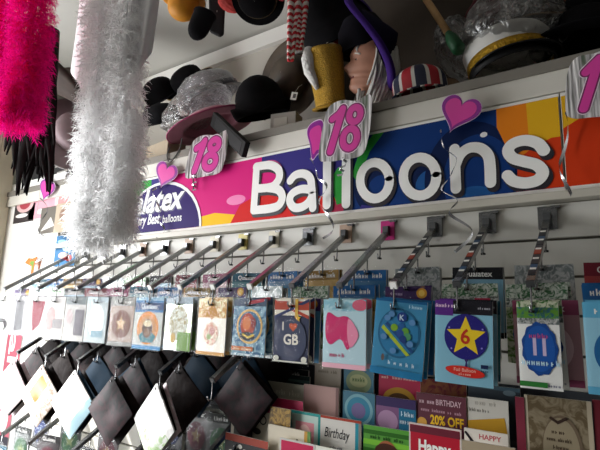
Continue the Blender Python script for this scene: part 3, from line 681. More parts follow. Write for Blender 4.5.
# lowest tier
card(225, 269, 433, 3, 'black and white pearl card with a rust red top strip', '#cfc9c0', many(bar(-.5, .8, .5, 1, '#9c3a26'), bar(-.5, .0, .5, .8, '#2b2a2c'), *[blob(-.35+.11*i, .5+.2*math.sin(i*.9), .05, .06, '#e9e6de') for i in range(7)]))
card(270, 291, 404, 3, 'narrow golden patterned card between cream and pineapple cards', two_tone('gold damask', '#a9853c', '#5f4a2a', 40), yoff=.03)
card(268, 311, 424, 3, 'cream card with gold and green side strip', '#cfc4ae', many(bar(.36, 0, .43, 1, '#b98a3a'), bar(.43, 0, .5, 1, '#5f8a4a'), blob(.2, .8, .02, .03, '#3a2a20'), lambda P, w, h: P.stroke([(-.3*w, .3*h), (-.1*w, .6*h), (.05*w, .65*h)], .0015, c('#8a7a5c'))), yoff=.015)
card(280, 315, 437, 3, 'raspberry card with a silver border at the bottom edge', '#c21f4f', many(border('#c9c6c2', .005, '#c21f4f')))
card(316, 362, 446, 3, 'white and lime card just showing at the bottom edge', '#cfd8a8', many(bar(-.5, .9, .5, 1, '#e6e6da')))
card(462, 515, 440, 3, 'beige kraft card at the bottom below the HAPPY card', '#a8987e')

def streak(name):  # foil whose streaky dark and bright reflections are painted into the base colour
    mt = bpy.data.materials.new(name); mt.use_nodes = True; nt = mt.node_tree; b = nt.nodes['Principled BSDF']
    tc = nt.nodes.new('ShaderNodeTexCoord'); mp = nt.nodes.new('ShaderNodeMapping'); mp.inputs['Scale'].default_value = (90, 90, 6); nt.links.new(tc.outputs['Object'], mp.inputs['Vector'])
    n = nt.nodes.new('ShaderNodeTexNoise'); n.inputs['Scale'].default_value = 1; n.inputs['Detail'].default_value = 3; nt.links.new(mp.outputs[0], n.inputs['Vector'])
    r = nt.nodes.new('ShaderNodeValToRGB'); r.color_ramp.elements[0].position = .35; r.color_ramp.elements[0].color = (.13, .16, .12, 1); r.color_ramp.elements[1].position = .62; r.color_ramp.elements[1].color = (.85, .84, .85, 1)
    e = r.color_ramp.elements.new(.5); e.color = (.42, .40, .42, 1)
    nt.links.new(n.outputs['Fac'], r.inputs[0]); nt.links.new(r.outputs[0], b.inputs['Base Color']); b.inputs['Metallic'].default_value = .6; b.inputs['Roughness'].default_value = .28
    bp = nt.nodes.new('ShaderNodeBump'); bp.inputs['Strength'].default_value = .5; bp.inputs['Distance'].default_value = .01; nt.links.new(n.outputs['Fac'], bp.inputs['Height']); nt.links.new(bp.outputs[0], b.inputs['Normal'])
    return mt
# ------------------------------------------------------------------ foil cut-outs and silver swirls
PKF = M('#d93a9c', .35); PKD = M('#8d1f8f', .35); SILV = streak('silver foil'); RIB = M('#c9cace', .25, .8)
def swirl(mb, pts, w=.006, turns=3.0, rad=.012):
    P = spline(pts, 10); n = len(P); vs = []; fs = []
    for i, p in enumerate(P):
        t = i/(n-1); a = turns*2*PI*t; r = rad*min(1, 4*t+.1)
        q = Vector(p)+Vector((r*math.cos(a), r*math.sin(a), 0)); e = Vector((math.cos(a+.9)*w*.5, math.sin(a+.9)*w*.3, w*.55))
        vs += [q-e, q+e]
    fs = [(2*i, 2*i+1, 2*i+3, 2*i+2) for i in range(n-1)]
    mb.add(vs, fs, RIB, None, True)
def hanger(name, pxs, pys, y, label, kind, swp=None, tilt=0, cat='foil decoration', turns=2.5):
    a = at(pxs[0], pys[0], y); b = at(pxs[1], pys[1], y); w = abs(b.x-a.x); h = abs(a.z-b.z); cx, cz = (a.x+b.x)/2, (a.z+b.z)/2
    w *= .88; h *= .84
    root = empty(name, (cx, y, cz), label, cat, 'pink foil cut-outs on silver swirls')
    R_ = TR((0, 0, 0), 0, tilt, 0); mb = MB()
    def flat(pts, m_, yy, th=.0012): mb.poly([(p[0], yy, p[1]) for p in pts], m_, R_, th)
    if kind == 'heart':
        o = heart_pts(0, .06*h, 1); sx, sz = w/2, h/2/1.0
        def H(k, dy=0): return [(p[0]*sx*k*1.08, (p[1]-.06*h)*sz*k*.9+dy+.02*h) for p in heart_pts(0, .06*h, 1)]
        flat(H(1.04), M('#e9d3ea', .3), .0012); flat(H(1.0), PKD, 0, .001); flat(H(.8), PKF, -.0006, .0005)
    elif kind == '18':
        base = [(-.5, -.42), (-.46, .1), (-.36, .42), (-.1, .5), (.2, .44), (.46, .5), (.5, .2), (.47, -.2), (.36, -.46), (.0, -.5), (-.3, -.5)]
        flat(spline([(p[0]*w, p[1]*h) for p in base], 5, True), SILV, .001)
        for ww, m_, yy in ((.085, M('#f6e6f2', .3), -.0003), (.072, M('#7a1f5c', .35), -.0006), (.052, PKF, -.0009)):
            P = Print(-w, -h, w, h)
            P.stroke([(-.26*w, .2*h), (-.14*w, .26*h), (-.06*w, .34*h)], ww*w*1.2, m_); P.stroke([(-.06*w, .34*h), (-.26*w, -.34*h)], ww*w*1.3, m_)
            P.stroke([(.19*w+.11*w*math.cos(2*PI*i/20), .21*h+.12*h*math.sin(2*PI*i/20)) for i in range(20)], ww*w*1.15, m_, True)
            P.stroke([(.12*w+.14*w*math.cos(2*PI*i/20), -.17*h+.16*h*math.sin(2*PI*i/20)) for i in range(20)], ww*w*1.15, m_, True)
            P.into(mb, yy, .00005, R_)
    elif kind == '1':
        base = [(-.5, -.35), (-.48, .2), (-.3, .46), (.1, .48), (.5, .52), (.6, 0), (.45, -.46), (0, -.5), (-.35, -.48)]
        flat(spline([(p[0]*w, p[1]*h) for p in base], 5, True), SILV, .001)
        for ww, m_, yy in ((.15, M('#f6e6f2', .3), -.0003), (.13, M('#7a1f5c', .35), -.0006), (.095, PKF, -.0009)):
            P = Print(-w, -h, w, h); P.stroke([(-.08*w, .2*h), (.2*w, .38*h)], ww*w, m_); P.stroke([(.2*w, .38*h), (-.12*w, -.36*h)], ww*w, m_); P.into(mb, yy, .00005, R_)
    elif kind == 'part':
        for k, m_, yy in ((1.06, M('#ecd2ea', .3), .0008), (1, PKD, 0), (.74, PKF, -.0006)):
            flat(spline([(p[0]*w*k, p[1]*h*k) for p in [(-.5, .3), (-.2, .5), (.4, .48), (.5, 0), (.5, -.42), (.1, -.38), (-.25, -.5), (-.35, -.1)]], 5, True), m_, yy, .0006)
    build('foil_cutout', mb, root)
    if swp:
        mb = MB(); swirl(mb, [tuple(at(p[0], p[1], y)-Vector((cx, y, cz))) for p in swp], .006, turns); o = build('swirl', mb, root); o['label'] = 'twisted silver ribbon'
    return root
hanger('foil_decoration', (437, 482), (92, 134), -.05, 'bright pink heart foil hung over the n of the banner', 'heart', [(440, 130), (443, 145), (460, 158), (448, 175), (440, 188), (462, 200), (448, 215), (470, 232), (459, 252)], 26)
hanger('foil_decoration', (318, 374), (101, 160), -.06, 'large pink 18 on silver foil hanging over the banner centre', '18', [(346, 155), (340, 175)], 3)
hanger('foil_decoration', (307, 325), (121, 160), -.052, 'part hidden pink foil shape behind the large 18', 'part', [(310, 158), (318, 175), (326, 185), (318, 198), (328, 212), (330, 228), (326, 238)], -4)
hanger('foil_decoration', (186, 228), (136, 176), -.05, 'smaller pink 18 on silver foil at the left of the banner', '18', [(195, 172), (194, 190)], 2)
hanger('foil_decoration', (155, 176), (159, 190), -.04, 'small pink heart foil over the purple oval of the banner', 'heart', [(157, 186), (155, 192), (159, 216), (163, 226), (158, 238)], 22)
hanger('foil_decoration', (560, 622), (54, 118), -.05, 'pink number one on silver foil at the upper right edge', '1', [(565, 112), (566, 150), (564, 175), (566, 196)], 4, turns=1)
hanger('foil_decoration', (40, 53), (177, 202), -.04, 'magenta heart foil on the pink poster at far left', 'heart', [(40, 198), (48, 212), (38, 232), (50, 240), (47, 252), (36, 262)], 18)

# ------------------------------------------------------------------ pictures on the left wall
def flatsign(px, py, label, draw, cat='poster', name='poster', y=-.004):
    a = at(px[0], py[0], y); b = at(px[1], py[1], y); x0, x1 = min(a.x, b.x), max(a.x, b.x); z1 = at((px[0]+px[1])/2, py[0], y).z; z0 = at((px[0]+px[1])/2, py[1], y).z
    w, h = x1-x0, z1-z0; mb = MB(); mb.box((0, .0015, h/2), (w, .003, h), W_); P = Print(-w/2, 0, w/2, h); draw(P, w, h); P.into(mb, 0, .0003)
    return tag(build(name, mb, None, Matrix.Translation(((x0+x1)/2, y, z0))), label, cat)
flatsign((33, 72), (183, 216), 'pink poster under the shelf at the far left', lambda P, w, h: (P.rect(-w, 0, w, h, c('#dca3b0')), P.rect(.1*w, .3*h, w, h, c('#eed9d8')), P.ell(-.2*w, .2*h, .1*w, .08*h, W_), P.ell(.3*w, .4*h, .14*w, .3*h, c('#cf8f8f')), P.rect(-.4*w, .5*h, -.1*w, .8*h, c('#c98496'))))
flatsign((18, 33), (188, 222), 'black picture with pink ring beside the door frame', lambda P, w, h: (P.rect(-w, 0, w, h, c('#3c3436')), P.ell(0, .52*h, .42*w, .24*h, c('#d9b3b3')), P.ell(0, .52*h, .26*w, .15*h, c('#a8404a')), P.ell(-.1*w, .2*h, .3*w, .06*h, W_)), name='picture', cat='picture')
flatsign((42, 56), (207, 233), 'dark grey photograph below the pink poster', lambda P, w, h: (P.rect(-w, 0, w, h, c('#6a645c')), P.poly([(-.4*w, .1*h), (.1*w, .6*h), (.35*w, .25*h)], c('#e6e2da'))), name='picture', cat='picture', y=-.012)
flatsign((57, 70), (203, 232), 'beige portrait photograph right of the dark photograph', lambda P, w, h: (P.rect(-w, 0, w, h, c('#b5a590')), P.ell(0, .6*h, .25*w, .22*h, c('#8a6f5c'))), name='picture', cat='picture', y=-.018)
flatsign((57, 74), (235, 266), 'blue swirl-print balloon pack alone on the white wall', lambda P, w, h: (P.rect(-w, 0, w, h, c('#1f5f8a')), P.ell(.1*w, .6*h, .25*w, .14*h, c('#a8c6d6')), P.ell(-.1*w, .35*h, .2*w, .1*h, c('#d8a090')), P.ell(.2*w, .25*h, .15*w, .1*h, c('#c94a4a')), P.ell(-.2*w, .8*h, .2*w, .06*h, c('#7fb0c8'))), 'balloon package', 'balloon_package', -.02)
flatsign((11, 7), (312, 450), 'tall pink sign with white sideways Sale lettering', lambda P, w, h: (P.rect(-w, 0, w, h, c('#bd6273')), P.text('Sale', -.28*w, .985*h, .8*w, c('#fbf6f4'), .02, 'l', .40, 0, -PI/2), P.ell(0, .2*h, .3*w, .1*h, W_), P.rect(-w, 0, w, .08*h, c('#3c3a44'))), 'sign', 'sale_sign')
# orange bird on a thread
b0 = at(30, 265, -.03); mb = MB(); F2 = [(-.07, .015), (-.03, .045), (.02, .04), (.07, .05), (.05, .01), (.045, -.06), (.02, -.055), (.02, -.01), (-.03, .005)]
mb.poly([(p[0]*.9, 0, p[1]*.9) for p in F2], M('#d9772a', .4), None, .004); mb.poly([(p[0]*.4+.02, -.001, p[1]*.5) for p in F2], M('#7aa03a', .4), None, .001)
tag(build('bird_decoration', mb, None, Matrix.Translation(b0)), 'orange bird-shaped decoration hanging before the white wall', 'decoration')
# black board standing on the shelf
a = at(47, 160, .03); mb = MB(); mb.box((0, .004, .075), (.62, .008, .15), BLACK); P = Print(-.31, 0, .31, .15)
for i, s in enumerate(('PARTY HATS', 'WIGS AND MORE', 'ASK IN STORE')): pass
for i in range(3):
    for j in range(3): P.rect(-.2+.16*j+.03*i, .11-.042*i, -.09+.16*j+.03*i, .12-.042*i, c('#a9a6a0'))
P.into(mb, 0, .0003); tag(build('notice_board', mb, None, Matrix.Translation((a.x+.15, .03, SZ))), 'black board with rows of small white print on the shelf left', 'board')
# ------------------------------------------------------------------ hats and novelties on the shelf
def ori(p, a, b, c_, spin=0):
    """matrix at p whose z axis points a to the right, b up and c_ towards the viewer's side"""
    z = (RT*a + UP*b - FW*c_).normalized(); x = RT - z*RT.dot(z)
    if x.length < .2: x = UP - z*UP.dot(z)
    x.normalize(); y = z.cross(x)
    T = Matrix((x, y, z)).transposed().to_4x4(); T.translation = p
    return T @ Matrix.Rotation(math.radians(spin), 4, 'Z')
def ppm(p): return F/((p-CAM).dot(FW))
def size(p, px): return px/ppm(p)
FELT = M('#0d0c0f', .9, 0, .15, .2, 40); FELT2 = M('#161619', .9, 0, .15, .2, 40)
GP_H = 'hats on the shelf'
def hat(T, r, crown_h, crown_r, mat, label, band=None, brim_curl=.0, dome=.5, name='hat', trim=None, under=None, sx=1.0, sy_=.85, brim_mat=None, group=GP_H):
    """crowned hat: crown, brim, band and edge trim; z up from the brim plane"""
    root = empty(name, (0, 0, 0), label, 'hat', group); root.matrix_world = T
    mb = MB(); n = 14
    prof = [(crown_r*1.02, 0), (crown_r, crown_h*.3), (crown_r*.97, crown_h*(1-dome))]
    for i in range(1, 7):
        t = PI/2*i/6; prof.append((max(.0005, crown_r*.97*math.cos(t)), crown_h*(1-dome)+crown_h*dome*math.sin(t)))
    mb.lathe(prof, mat, 40, None, sx, sy_); build('crown', mb, root)
    if r > crown_r*1.05:
        mb = MB()
        def warp(p, th, rr):
            k = max(0, (rr-crown_r)/(r-crown_r)); p.z += brim_curl*k*k*abs(math.cos(th))**1.0; return p
        pr = [(crown_r*.98, .001)]+[(crown_r+(r-crown_r)*i/6, .001) for i in range(1, 7)]
        mb.lathe(pr, brim_mat or mat, 48, None, sx, sy_, warp); build('brim', mb, root, solid=.004)
        if trim:
            mb = MB(); pts = [warp(Vector((r*sx*math.cos(2*PI*i/48), r*sy_*math.sin(2*PI*i/48), .001)), 2*PI*i/48, r) for i in range(49)]
            mb.tube(pts, .0035, trim, 6); build('brim_trim', mb, root)
    if band:
        mb = MB(); mb.lathe([(crown_r*1.035, .004), (crown_r*1.03, crown_h*.28)], band, 40, None, sx, sy_); build('hat_band', mb, root, solid=.002)
    return root
# --- captain's hat at the right
p = at(512, 68, .16); u_ = 1/ppm(p)
cap = empty('captain_hat', p, 'white captain hat with gold band and black peak on the shelf', 'hat', GP_H); cap.matrix_world = ori(p, -.10, .93, -.36)
R0 = 41*u_
mb = MB(); mb.lathe([(R0*1.0, .018), (R0*1.03, .035), (R0*1.04, .055), (R0*1.06, .075), (R0*1.0, .092), (R0*.8, .1), (R0*.4, .103), (.001, .104)], M('#e9e7e2', .7), 44, None, 1, .9); build('crown', mb, cap)
gold = M('#c99a22', .35, .5, .5, .3, 120, .8, 160)
mb = MB(); mb.lathe([(R0*1.015, .004), (R0*1.02, .030)], gold, 44, None, 1, .9); build('gold_band', mb, cap, solid=.003)
mb = MB(); mb.lathe([(R0*1.0, -.03), (R0*1.0, .006)], BLACK, 44, None, 1, .9); build('black_band', mb, cap, solid=.003)
mb = MB(); vs = []; n = 18
for i in range(n+1):
    t = -PI*.95+PI*.9*i/n
    for j in range(5): rr = R0*(1+.34*j/4*math.sin(PI*i/n)); vs.append((rr*math.cos(t), rr*.9*math.sin(t), -.004-.022*(j/4)*math.sin(PI*i/n)))
mb.add(vs, [(i*5+j, i*5+j+1, (i+1)*5+j+1, (i+1)*5+j) for i in range(n) for j in range(4)], M('#0e0e11', .2), None, True); build('peak', mb, cap, solid=.003)
# crumpled clear bags
def crumple(name, p, rx, ry, rz, label, seed, mat=BAG, T=None, amp=.25, hold=None):
    rr = random.Random(seed); mb = MB(); K = [(Vector((rr.gauss(0, 1), rr.gauss(0, 1), rr.gauss(0, 1))).normalized(), rr.uniform(2, 13), rr.uniform(0, 6)) for _ in range(14)]
    n, k = 40, 26; prof = [(max(1e-3, math.sin(PI*i/k)), -math.cos(PI*i/k)) for i in range(k+1)]
    def w(q, th, r):
        d = q.normalized(); s = 1+amp*sum(abs(math.sin(d.dot(a)*f+ph)) for a, f, ph in K)/14*1.6-amp*.6
        return Vector((d.x*rx*s, d.y*ry*s, d.z*rz*s))
    n, k = 72, 44; prof = [(max(1e-3, math.sin(PI*i/k)), -math.cos(PI*i/k)) for i in range(k+1)]
    mb.lathe(prof, mat, n, None, 1, 1, w)
    o = build(name, mb, None, T if T is not None else Matrix.Translation(p))
    if hold is not None:
        o.name = 'plastic_wrap'; o['label'] = 'clear crumpled plastic wrap'; o.parent = hold; o.matrix_parent_inverse = hold.matrix_world.inverted(); return o
    return tag(o, label, 'plastic bag')
p = at(514, 30, .16); crumple('plastic_bag', p, .15, .12, .12, 'clear crumpled plastic bag wrapped round the white captain hat', 1, T=ori(p, -.1, .9, -.3), hold=cap)
p = at(458, 48, .3); crumple('plastic_bag', p, .075, .07, .11, 'grey crumpled plastic bag behind the tan stick', 4, plastic('grey bag', .12, (.7, .7, .7), .3, .8, 14), T=ori(p, -.3, .9, 0))
p = at(492, 12, .38); crumple('red_cloth', p, .09, .06, .07, 'dark red crumpled cloth behind the captain hat', 9, M('#5a2028', .8, noise=.2))['category'] = 'cloth'
p = at(524, 4, .3); crumple('plastic_bag', p, .07, .07, .09, 'clear plastic bag top rising behind the captain hat at the frame top', 12)
# dark hats at the far right
p = at(588, 45, .22); hat(ori(p, .05, .95, -.2), .17, .12, .11, FELT, 'black wide-brimmed hat at the right end of the shelf')
p = at(566, 22, .34); hat(ori(p, .1, .9, .2), .15, .1, .09, M('#3a2c22', .8, noise=.2), 'dark brown hat behind the black hat at the right end', trim=M('#6a5236', .6))
p = at(590, 12, .30); hat(ori(p, .2, .8, .5), .14, .1, .085, FELT2, 'charcoal hat topmost of the pile at the right end')
mb = MB(); p = at(440, 20, .46); mb.box((0, 0, 0), (1.7, .02, .82), M('#40352b', .85, noise=.2, nscale=5)); mb.box((-.2, -.015, -.2), (.9, .01, .05), M('#6a5138', .8, noise=.2, nscale=8), None, Euler((0, .28, 0)).to_matrix()); tag(build('brown_board', mb, None, TR((-.3, .45, SZ+.415), 0, 0, 0)), 'dark brown board standing against the wall behind the captain hat', 'board')
# union jack hat
p = at(420, 90, .10); u_ = 1/ppm(p)
RED, NAVY, OFF = M('#b01f2c', .6), M('#1d2340', .6), M('#dcd8d0', .6)
uj = empty('union_flag_hat', p, 'low round hat in red, white and navy flag stripes', 'hat', GP_H); uj.matrix_world = ori(p, -.08, .96, -.2)
def ujm(i, k): 
    s = (k % 8); return (RED, RED, OFF, NAVY, NAVY, NAVY, NAVY, OFF)[s] if s != 1 else RED
mb = MB(); R1 = 27*u_; mb.lathe([(R1, -.03), (R1*1.0, .02)]+[(max(.001, R1*math.cos(PI/2*i/7)), .02+.06*math.sin(PI/2*i/7)) for i in range(1, 8)], RED, 48, None, 1, .95, None, lambda i, k: (RED, RED, RED, OFF, NAVY, NAVY, NAVY, OFF)[(k+3) % 8]); build('crown', mb, uj)
mb = MB(); mb.lathe([(R1*1.0, -.03), (R1*1.2, -.036)], NAVY, 48, None, 1, .95, None, lambda i, k: (RED, OFF, NAVY, NAVY, OFF, RED)[k % 6]); build('brim', mb, uj, solid=.004)
# tan stick with green ends
a, b = at(424, -4, .05), at(450, 36, .05); mb = MB()
st = empty('toy_brush', tuple(b), 'tan stick with dark green ends leaning over the flag hat', 'brush'); st_o = Vector(b)
mb.tube([a-st_o, b-st_o], .0125, M('#b08a5a', .6, noise=.2), 10); build('handle', mb, st)
mb = MB(); d = (Vector(b)-Vector(a)).normalized(); mb.tube([Vector((0, 0, 0))-d*.012, d*.012, d*.03, d*.06, d*.07], [.016, .028, .031, .032, .022], M('#0d4a26', .6), 14, None, True, .7); build('green_end', mb, st)
mb = MB(); mb.tube([a-st_o-d*.03, a-st_o+d*.012], .0145, M('#14602f', .6), 10); build('green_collar', mb, st)
# ---------------- mask with white wig, facing left
p = at(372, 68, .12); u_ = 1/ppm(p); SKIN = M('#c08a72', .55, noise=.08, nscale=25)
mk = empty('wizard_mask', p, 'wrinkled face mask in left profile with white hair and beard', 'mask')
Tm = ori(p, .1, 1, 0); Hh = 50*u_
mk.matrix_world = Tm
# face: cross sections along z (up), local -x is the nose side, local -y towards the viewer side
prof = [(-.62, .10, -.10), (-.56, .26, -.16), (-.5, .34, -.20), (-.42, .38, -.22), (-.34, .37, -.19), (-.29, .39, -.2), (-.25, .37, -.18), (-.2, .41, -.2), (-.14, .38, -.16), (-.08, .42, -.17), (0, .44, -.16), (.1, .44, -.14), (.18, .46, -.14), (.3, .46, -.12), (.45, .4, -.05), (.55, .25, 0), (.6, .05, 0)]
vs = []; n = 28
for (z, r, off) in prof:
    for k in range(n):
        th = 2*PI*k/n; x = -r*math.cos(th); y = r*.72*math.sin(th)
        fr_ = max(0, math.cos(th)); side = abs(math.sin(th))
        front = fr_**6
        if -.22 < z < .1: x -= front**2*(.20*max(0, 1-abs(z+.08)/.14)+.04*max(0, 1-abs(z-.02)/.1))
        if .0 < z < .16: x += .07*math.exp(-((abs(math.sin(th))-.38)/.16)**2)*(fr_ > 0)*max(0, 1-abs(z-.08)/.09)
        if .15 < z < .26: x -= .05*front
        if abs(z+.29) < .06 or abs(z+.2) < .04: x -= .035*fr_**4
        if abs(z+.25) < .03: x += .02*fr_**4
        if -.55 < z < -.35: x -= .05*fr_**5
        vs.append(Vector((x+off*.3+.06, y, z))*Hh)
fs = [(i*n+k, i*n+(k+1) % n, (i+1)*n+(k+1) % n, (i+1)*n+k) for i in range(len(prof)-1) for k in range(n)]
fs.append(tuple(range(n))[::-1])
mb = MB(); mb.add(vs, fs, SKIN, None, True); build('face', mb, mk, sub=2)
mb = MB(); 
for s in (-1, 1): mb.ball((-.30*Hh, s*.15*Hh, .08*Hh), .05*Hh, M('#e9e4dc', .3)); mb.ball((-.338*Hh, s*.155*Hh, .08*Hh), .025*Hh, BLACK)
build('eyes', mb, mk)
mb = MB()
for s in (-1, 1): mb.tube([Vector((-.36, s*.06, .17))*Hh, Vector((-.36, s*.15, .205))*Hh, Vector((-.28, s*.25, .17))*Hh], [.02*Hh, .035*Hh, .015*Hh], M('#d9d4cc', .8), 8)
build('eyebrows', mb, mk)
mb = MB(); mb.tube([Vector((-.36, -.12, -.248))*Hh, Vector((-.395, 0, -.25))*Hh, Vector((-.36, .12, -.248))*Hh], .018*Hh, M('#8a3f3a', .5), 8); build('lips', mb, mk)
mb = MB()
for s in (-1, 1): mb.ball((.02*Hh, s*.33*Hh, .02*Hh), .08*Hh, SKIN, None, 12, 8, (.6, .4, 1.2))
build('ear', mb, mk)
# wig and beard: many locks
mb = MB(); rr = random.Random(5); HAIR = M('#cfccc6', .7, noise=.15, nscale=30)
for i in range(150):
    s = rr.choice((-1, 1)); th = rr.uniform(.1, 1.0); bx = rr.uniform(.02, .5); 
    s0 = Vector((bx*.8, s*rr.uniform(.25, .42)*(1-.5*max(0, bx-.3)), rr.uniform(.1, .38)))
    l = rr.uniform(.6, 1.0); sw = rr.uniform(-.1, .1)
    pts = [s0, s0+Vector((.03+sw*.5, s*.05, -l*.35)), s0+Vector((.02+sw, s*.04, -l*.7)), s0+Vector((-.06+sw, s*.02, -l))]
    mb.tube([q*Hh for q in spline(pts, 3) for q in [Vector(q)]], [.035*Hh*v for v in ([.6]+[1]*7+[.7, .3])][:len(spline(pts, 3))], HAIR, 5)
for i in range(60):
    s0 = Vector((rr.uniform(-.25, .2), rr.uniform(-.3, .3), rr.uniform(-.6, -.48))); l = rr.uniform(.12, .3)
    mb.tube([s0*Hh, (s0+Vector((rr.uniform(-.05, .05), 0, -l*.6)))*Hh, (s0+Vector((rr.uniform(-.08, .08), 0, -l)))*Hh], [.035*Hh, .03*Hh, .008*Hh], HAIR, 5)
for i in range(40):
    s0 = Vector((rr.uniform(-.32, .1), rr.uniform(-.3, .3), .34)); mb.tube([s0*Hh, (s0+Vector((-.04, 0, -.05)))*Hh, (s0+Vector((-.03, -.02, -.12)))*Hh], [.03*Hh, .03*Hh, .01*Hh], HAIR, 5)
build('wig', mb, mk)
# purple edged wizard hat draped beside the mask
p = at(375, 42, .06); u_ = 1/ppm(p); wh = empty('wizard_hat', p, 'tall black wizard hat with a wide purple brim edge over the mask', 'hat', GP_H)
wh.matrix_world = ori(p, .90, .36, .30); PUR = M('#391b6e', .85, 0, .2)
def ww(q, th, r): q.z += -.03*math.cos(th*2)*(r/(52*u_))**2; return q
mb = MB(); mb.lathe([(.003, .0), (20*u_, .002), (38*u_, .0), (47*u_, -.004)], M('#120f1e', .9, 0, .15), 48, None, 1, 1, ww)
build('brim', mb, wh, solid=.006)
mb = MB(); mb.lathe([(43*u_, -.014), (49*u_, -.016), (53*u_, -.006), (51*u_, .006), (46*u_, .008)], PUR, 48, None, 1, 1, ww); build('purple_edge', mb, wh)
mb = MB(); mb = MB(); mb.lathe([(27*u_, -6*u_), (27*u_, 6*u_), (25*u_, 18*u_), (18*u_, 30*u_), (.001, 36*u_)], M('#0f0d16', .9, 0, .15), 36); q_ = ori(at(364, 47, .13), -.15, .98, 0); build('crown', mb, wh, wh.matrix_world.inverted() @ q_)
mb = MB(); P_ = [(34*u_, 0), (30*u_, .015), (24*u_, .03), (16*u_, .05), (8*u_, .07), (.002, .085)]
def cw(q, th, r): q.x += q.z**2*1.2; return q
mb.lathe(P_, M('#15112a', .9, 0, .15), 32, None, 1, .9, cw); build('cone', mb, wh)
# big black bicorne between the braids and the wizard hat
p = at(342, 42, .22); hat(ori(p, -.42, .85, .1), .17, .24, .15, FELT, 'large black felt hat looming behind the gold glitter hat', name='hat', sy_=.7, dome=.7)
# gold glitter hat
p = at(331, 108, .10); u_ = 1/ppm(p); GOLDG = M('#c79a2c', .45, .35, .5, .35, 260, .8, 260)
gh = empty('gold_top_hat', p, 'tall gold glitter hat with white fur trim standing on the shelf', 'hat', GP_H); gh.matrix_world = ori(p, -.13, .98, .1)
mb = MB(); mb.lathe([(15*u_, 0), (15.5*u_, 15*u_), (17.5*u_, 35*u_), (18.5*u_, 55*u_), (17*u_, 58*u_), (8*u_, 60*u_), (.001, 60*u_)], GOLDG, 36); build('crown', mb, gh)
mb = MB(); mb.tube([(-14*u_, -6*u_, 58*u_), (-17*u_, -9*u_, 48*u_), (-17*u_, -9*u_, 36*u_), (-14*u_, -12*u_, 26*u_), (-12*u_, -13*u_, 18*u_)], [5*u_, 7*u_, 6*u_, 4*u_, 2*u_], M('#e6e3de', .9, noise=.1, bump=1, bscale=70), 10); build('fur_trim', mb, gh)
mb = MB(); mb.lathe([(14.5*u_, -.004), (19*u_, -.002), (19*u_, .004), (15*u_, .01)], GOLDG, 36); build('brim', mb, gh)
# little santa-red hat behind it
p = at(334, 50, .16); u_ = 1/ppm(p); sh = empty('small_santa_hat', p, 'small red hat with white fur peeping over the gold hat', 'hat', GP_H); sh.matrix_world = ori(p, .35, .9, 0)
mb = MB(); mb.lathe([(9*u_, 0), (8*u_, 8*u_), (4*u_, 15*u_), (.001, 20*u_)], M('#a8241f', .8), 20); build('crown', mb, sh)
mb = MB(); mb.lathe([(9*u_, -4*u_), (11.5*u_, -2*u_), (11.5*u_, 2*u_), (8*u_, 4*u_)], M('#d9cbb4', .9, bump=.8), 20); build('fur_trim', mb, sh)
# brown round hat with a shop tag
p = at(292, 78, .26); u_ = 1/ppm(p); BRN = M('#4e4234', .45, noise=.35, nscale=14)
bh = empty('brown_hat', p, 'large brown sheeny hat tipped up on its edge, with a small white tag', 'hat', GP_H); bh.matrix_world = ori(p, -.62, .1, .75)
mb = MB(); mb.lathe([(22*u_, 0), (30*u_, .002), (38*u_, .0), (42*u_, .008)], BRN, 44, None, 1, 1.0); build('brim', mb, bh, solid=.004)
mb = MB(); mb.lathe([(23*u_, 0), (21*u_, .05), (15*u_, .075), (.001, .08)], BRN, 36, TR(ry=0)); build('crown', mb, bh)
p2 = at(294, 96, .1); mb = MB(); mb.box((0, 0, 0), (.026, .002, .034), W_); mb.box((.002, -.0015, 0), (.012, .001, .018), M('#55565a', .5)); mb.tube([(0, 0, .017), (.002, .02, .05), (.0, .06, .08)], .0008, W_, 5); o = build('price_tag', mb, None); o.matrix_world = TR(p2, 0, 12, 20); o.parent = bh; o.matrix_parent_inverse = bh.matrix_world.inverted()
p = at(284, 110, .06); mb = MB(); mb.box((0, 0, 0), (.11, .07, .09), M('#9c978f', .7)); mb.box((-.01, -.036, .0), (.06, .002, .05), M('#b8b2a8', .7)); tag(build('carton', mb, None, TR((p.x, .08, SZ+.045), 0, 0, 12), bevel=.003), 'small grey carton on the shelf below the brown hat', 'box')
# striped braids hanging
def braid(mb, pts, r0, r1):
    P = spline(pts, 8); n = len(P)
    for i in range(n-1):
        t = i/(n-1); r = (r0+(r1-r0)*t); a_, b_ = Vector(P[i]), Vector(P[i+1]); d = b_-a_; mm = M('#c8222c', .7) if i % 2 else M('#e9e2da', .7)
        for s in (-1, 1):
            c0 = a_+RT*(s*r*.55); c1 = a_+d*1.2+RT*(s*r*.1)
            mb.tube([c0+RT*(s*r*.25)-d*.3, (c0+c1)/2+RT*(s*r*.3), c1], [r*.35, r*.62, r*.3], mm, 7)
rt_ = at(296, -20, .0); bd = empty('striped_braids', rt_, 'pair of red and white striped wool braids hanging at the top', 'braids')
mb = MB(); braid(mb, [at(296, -20, 0)-rt_, at(294, 10, 0)-rt_, at(292, 35, 0)-rt_, at(290.5, 61, 0)-rt_], .029, .011); build('braid', mb, bd)
mb = MB(); braid(mb, [at(303, -20, .02)-rt_, at(302, 10, .02)-rt_, at(301, 30, .02)-rt_, at(299, 49, .02)-rt_], .027, .012); build('braid', mb, bd)
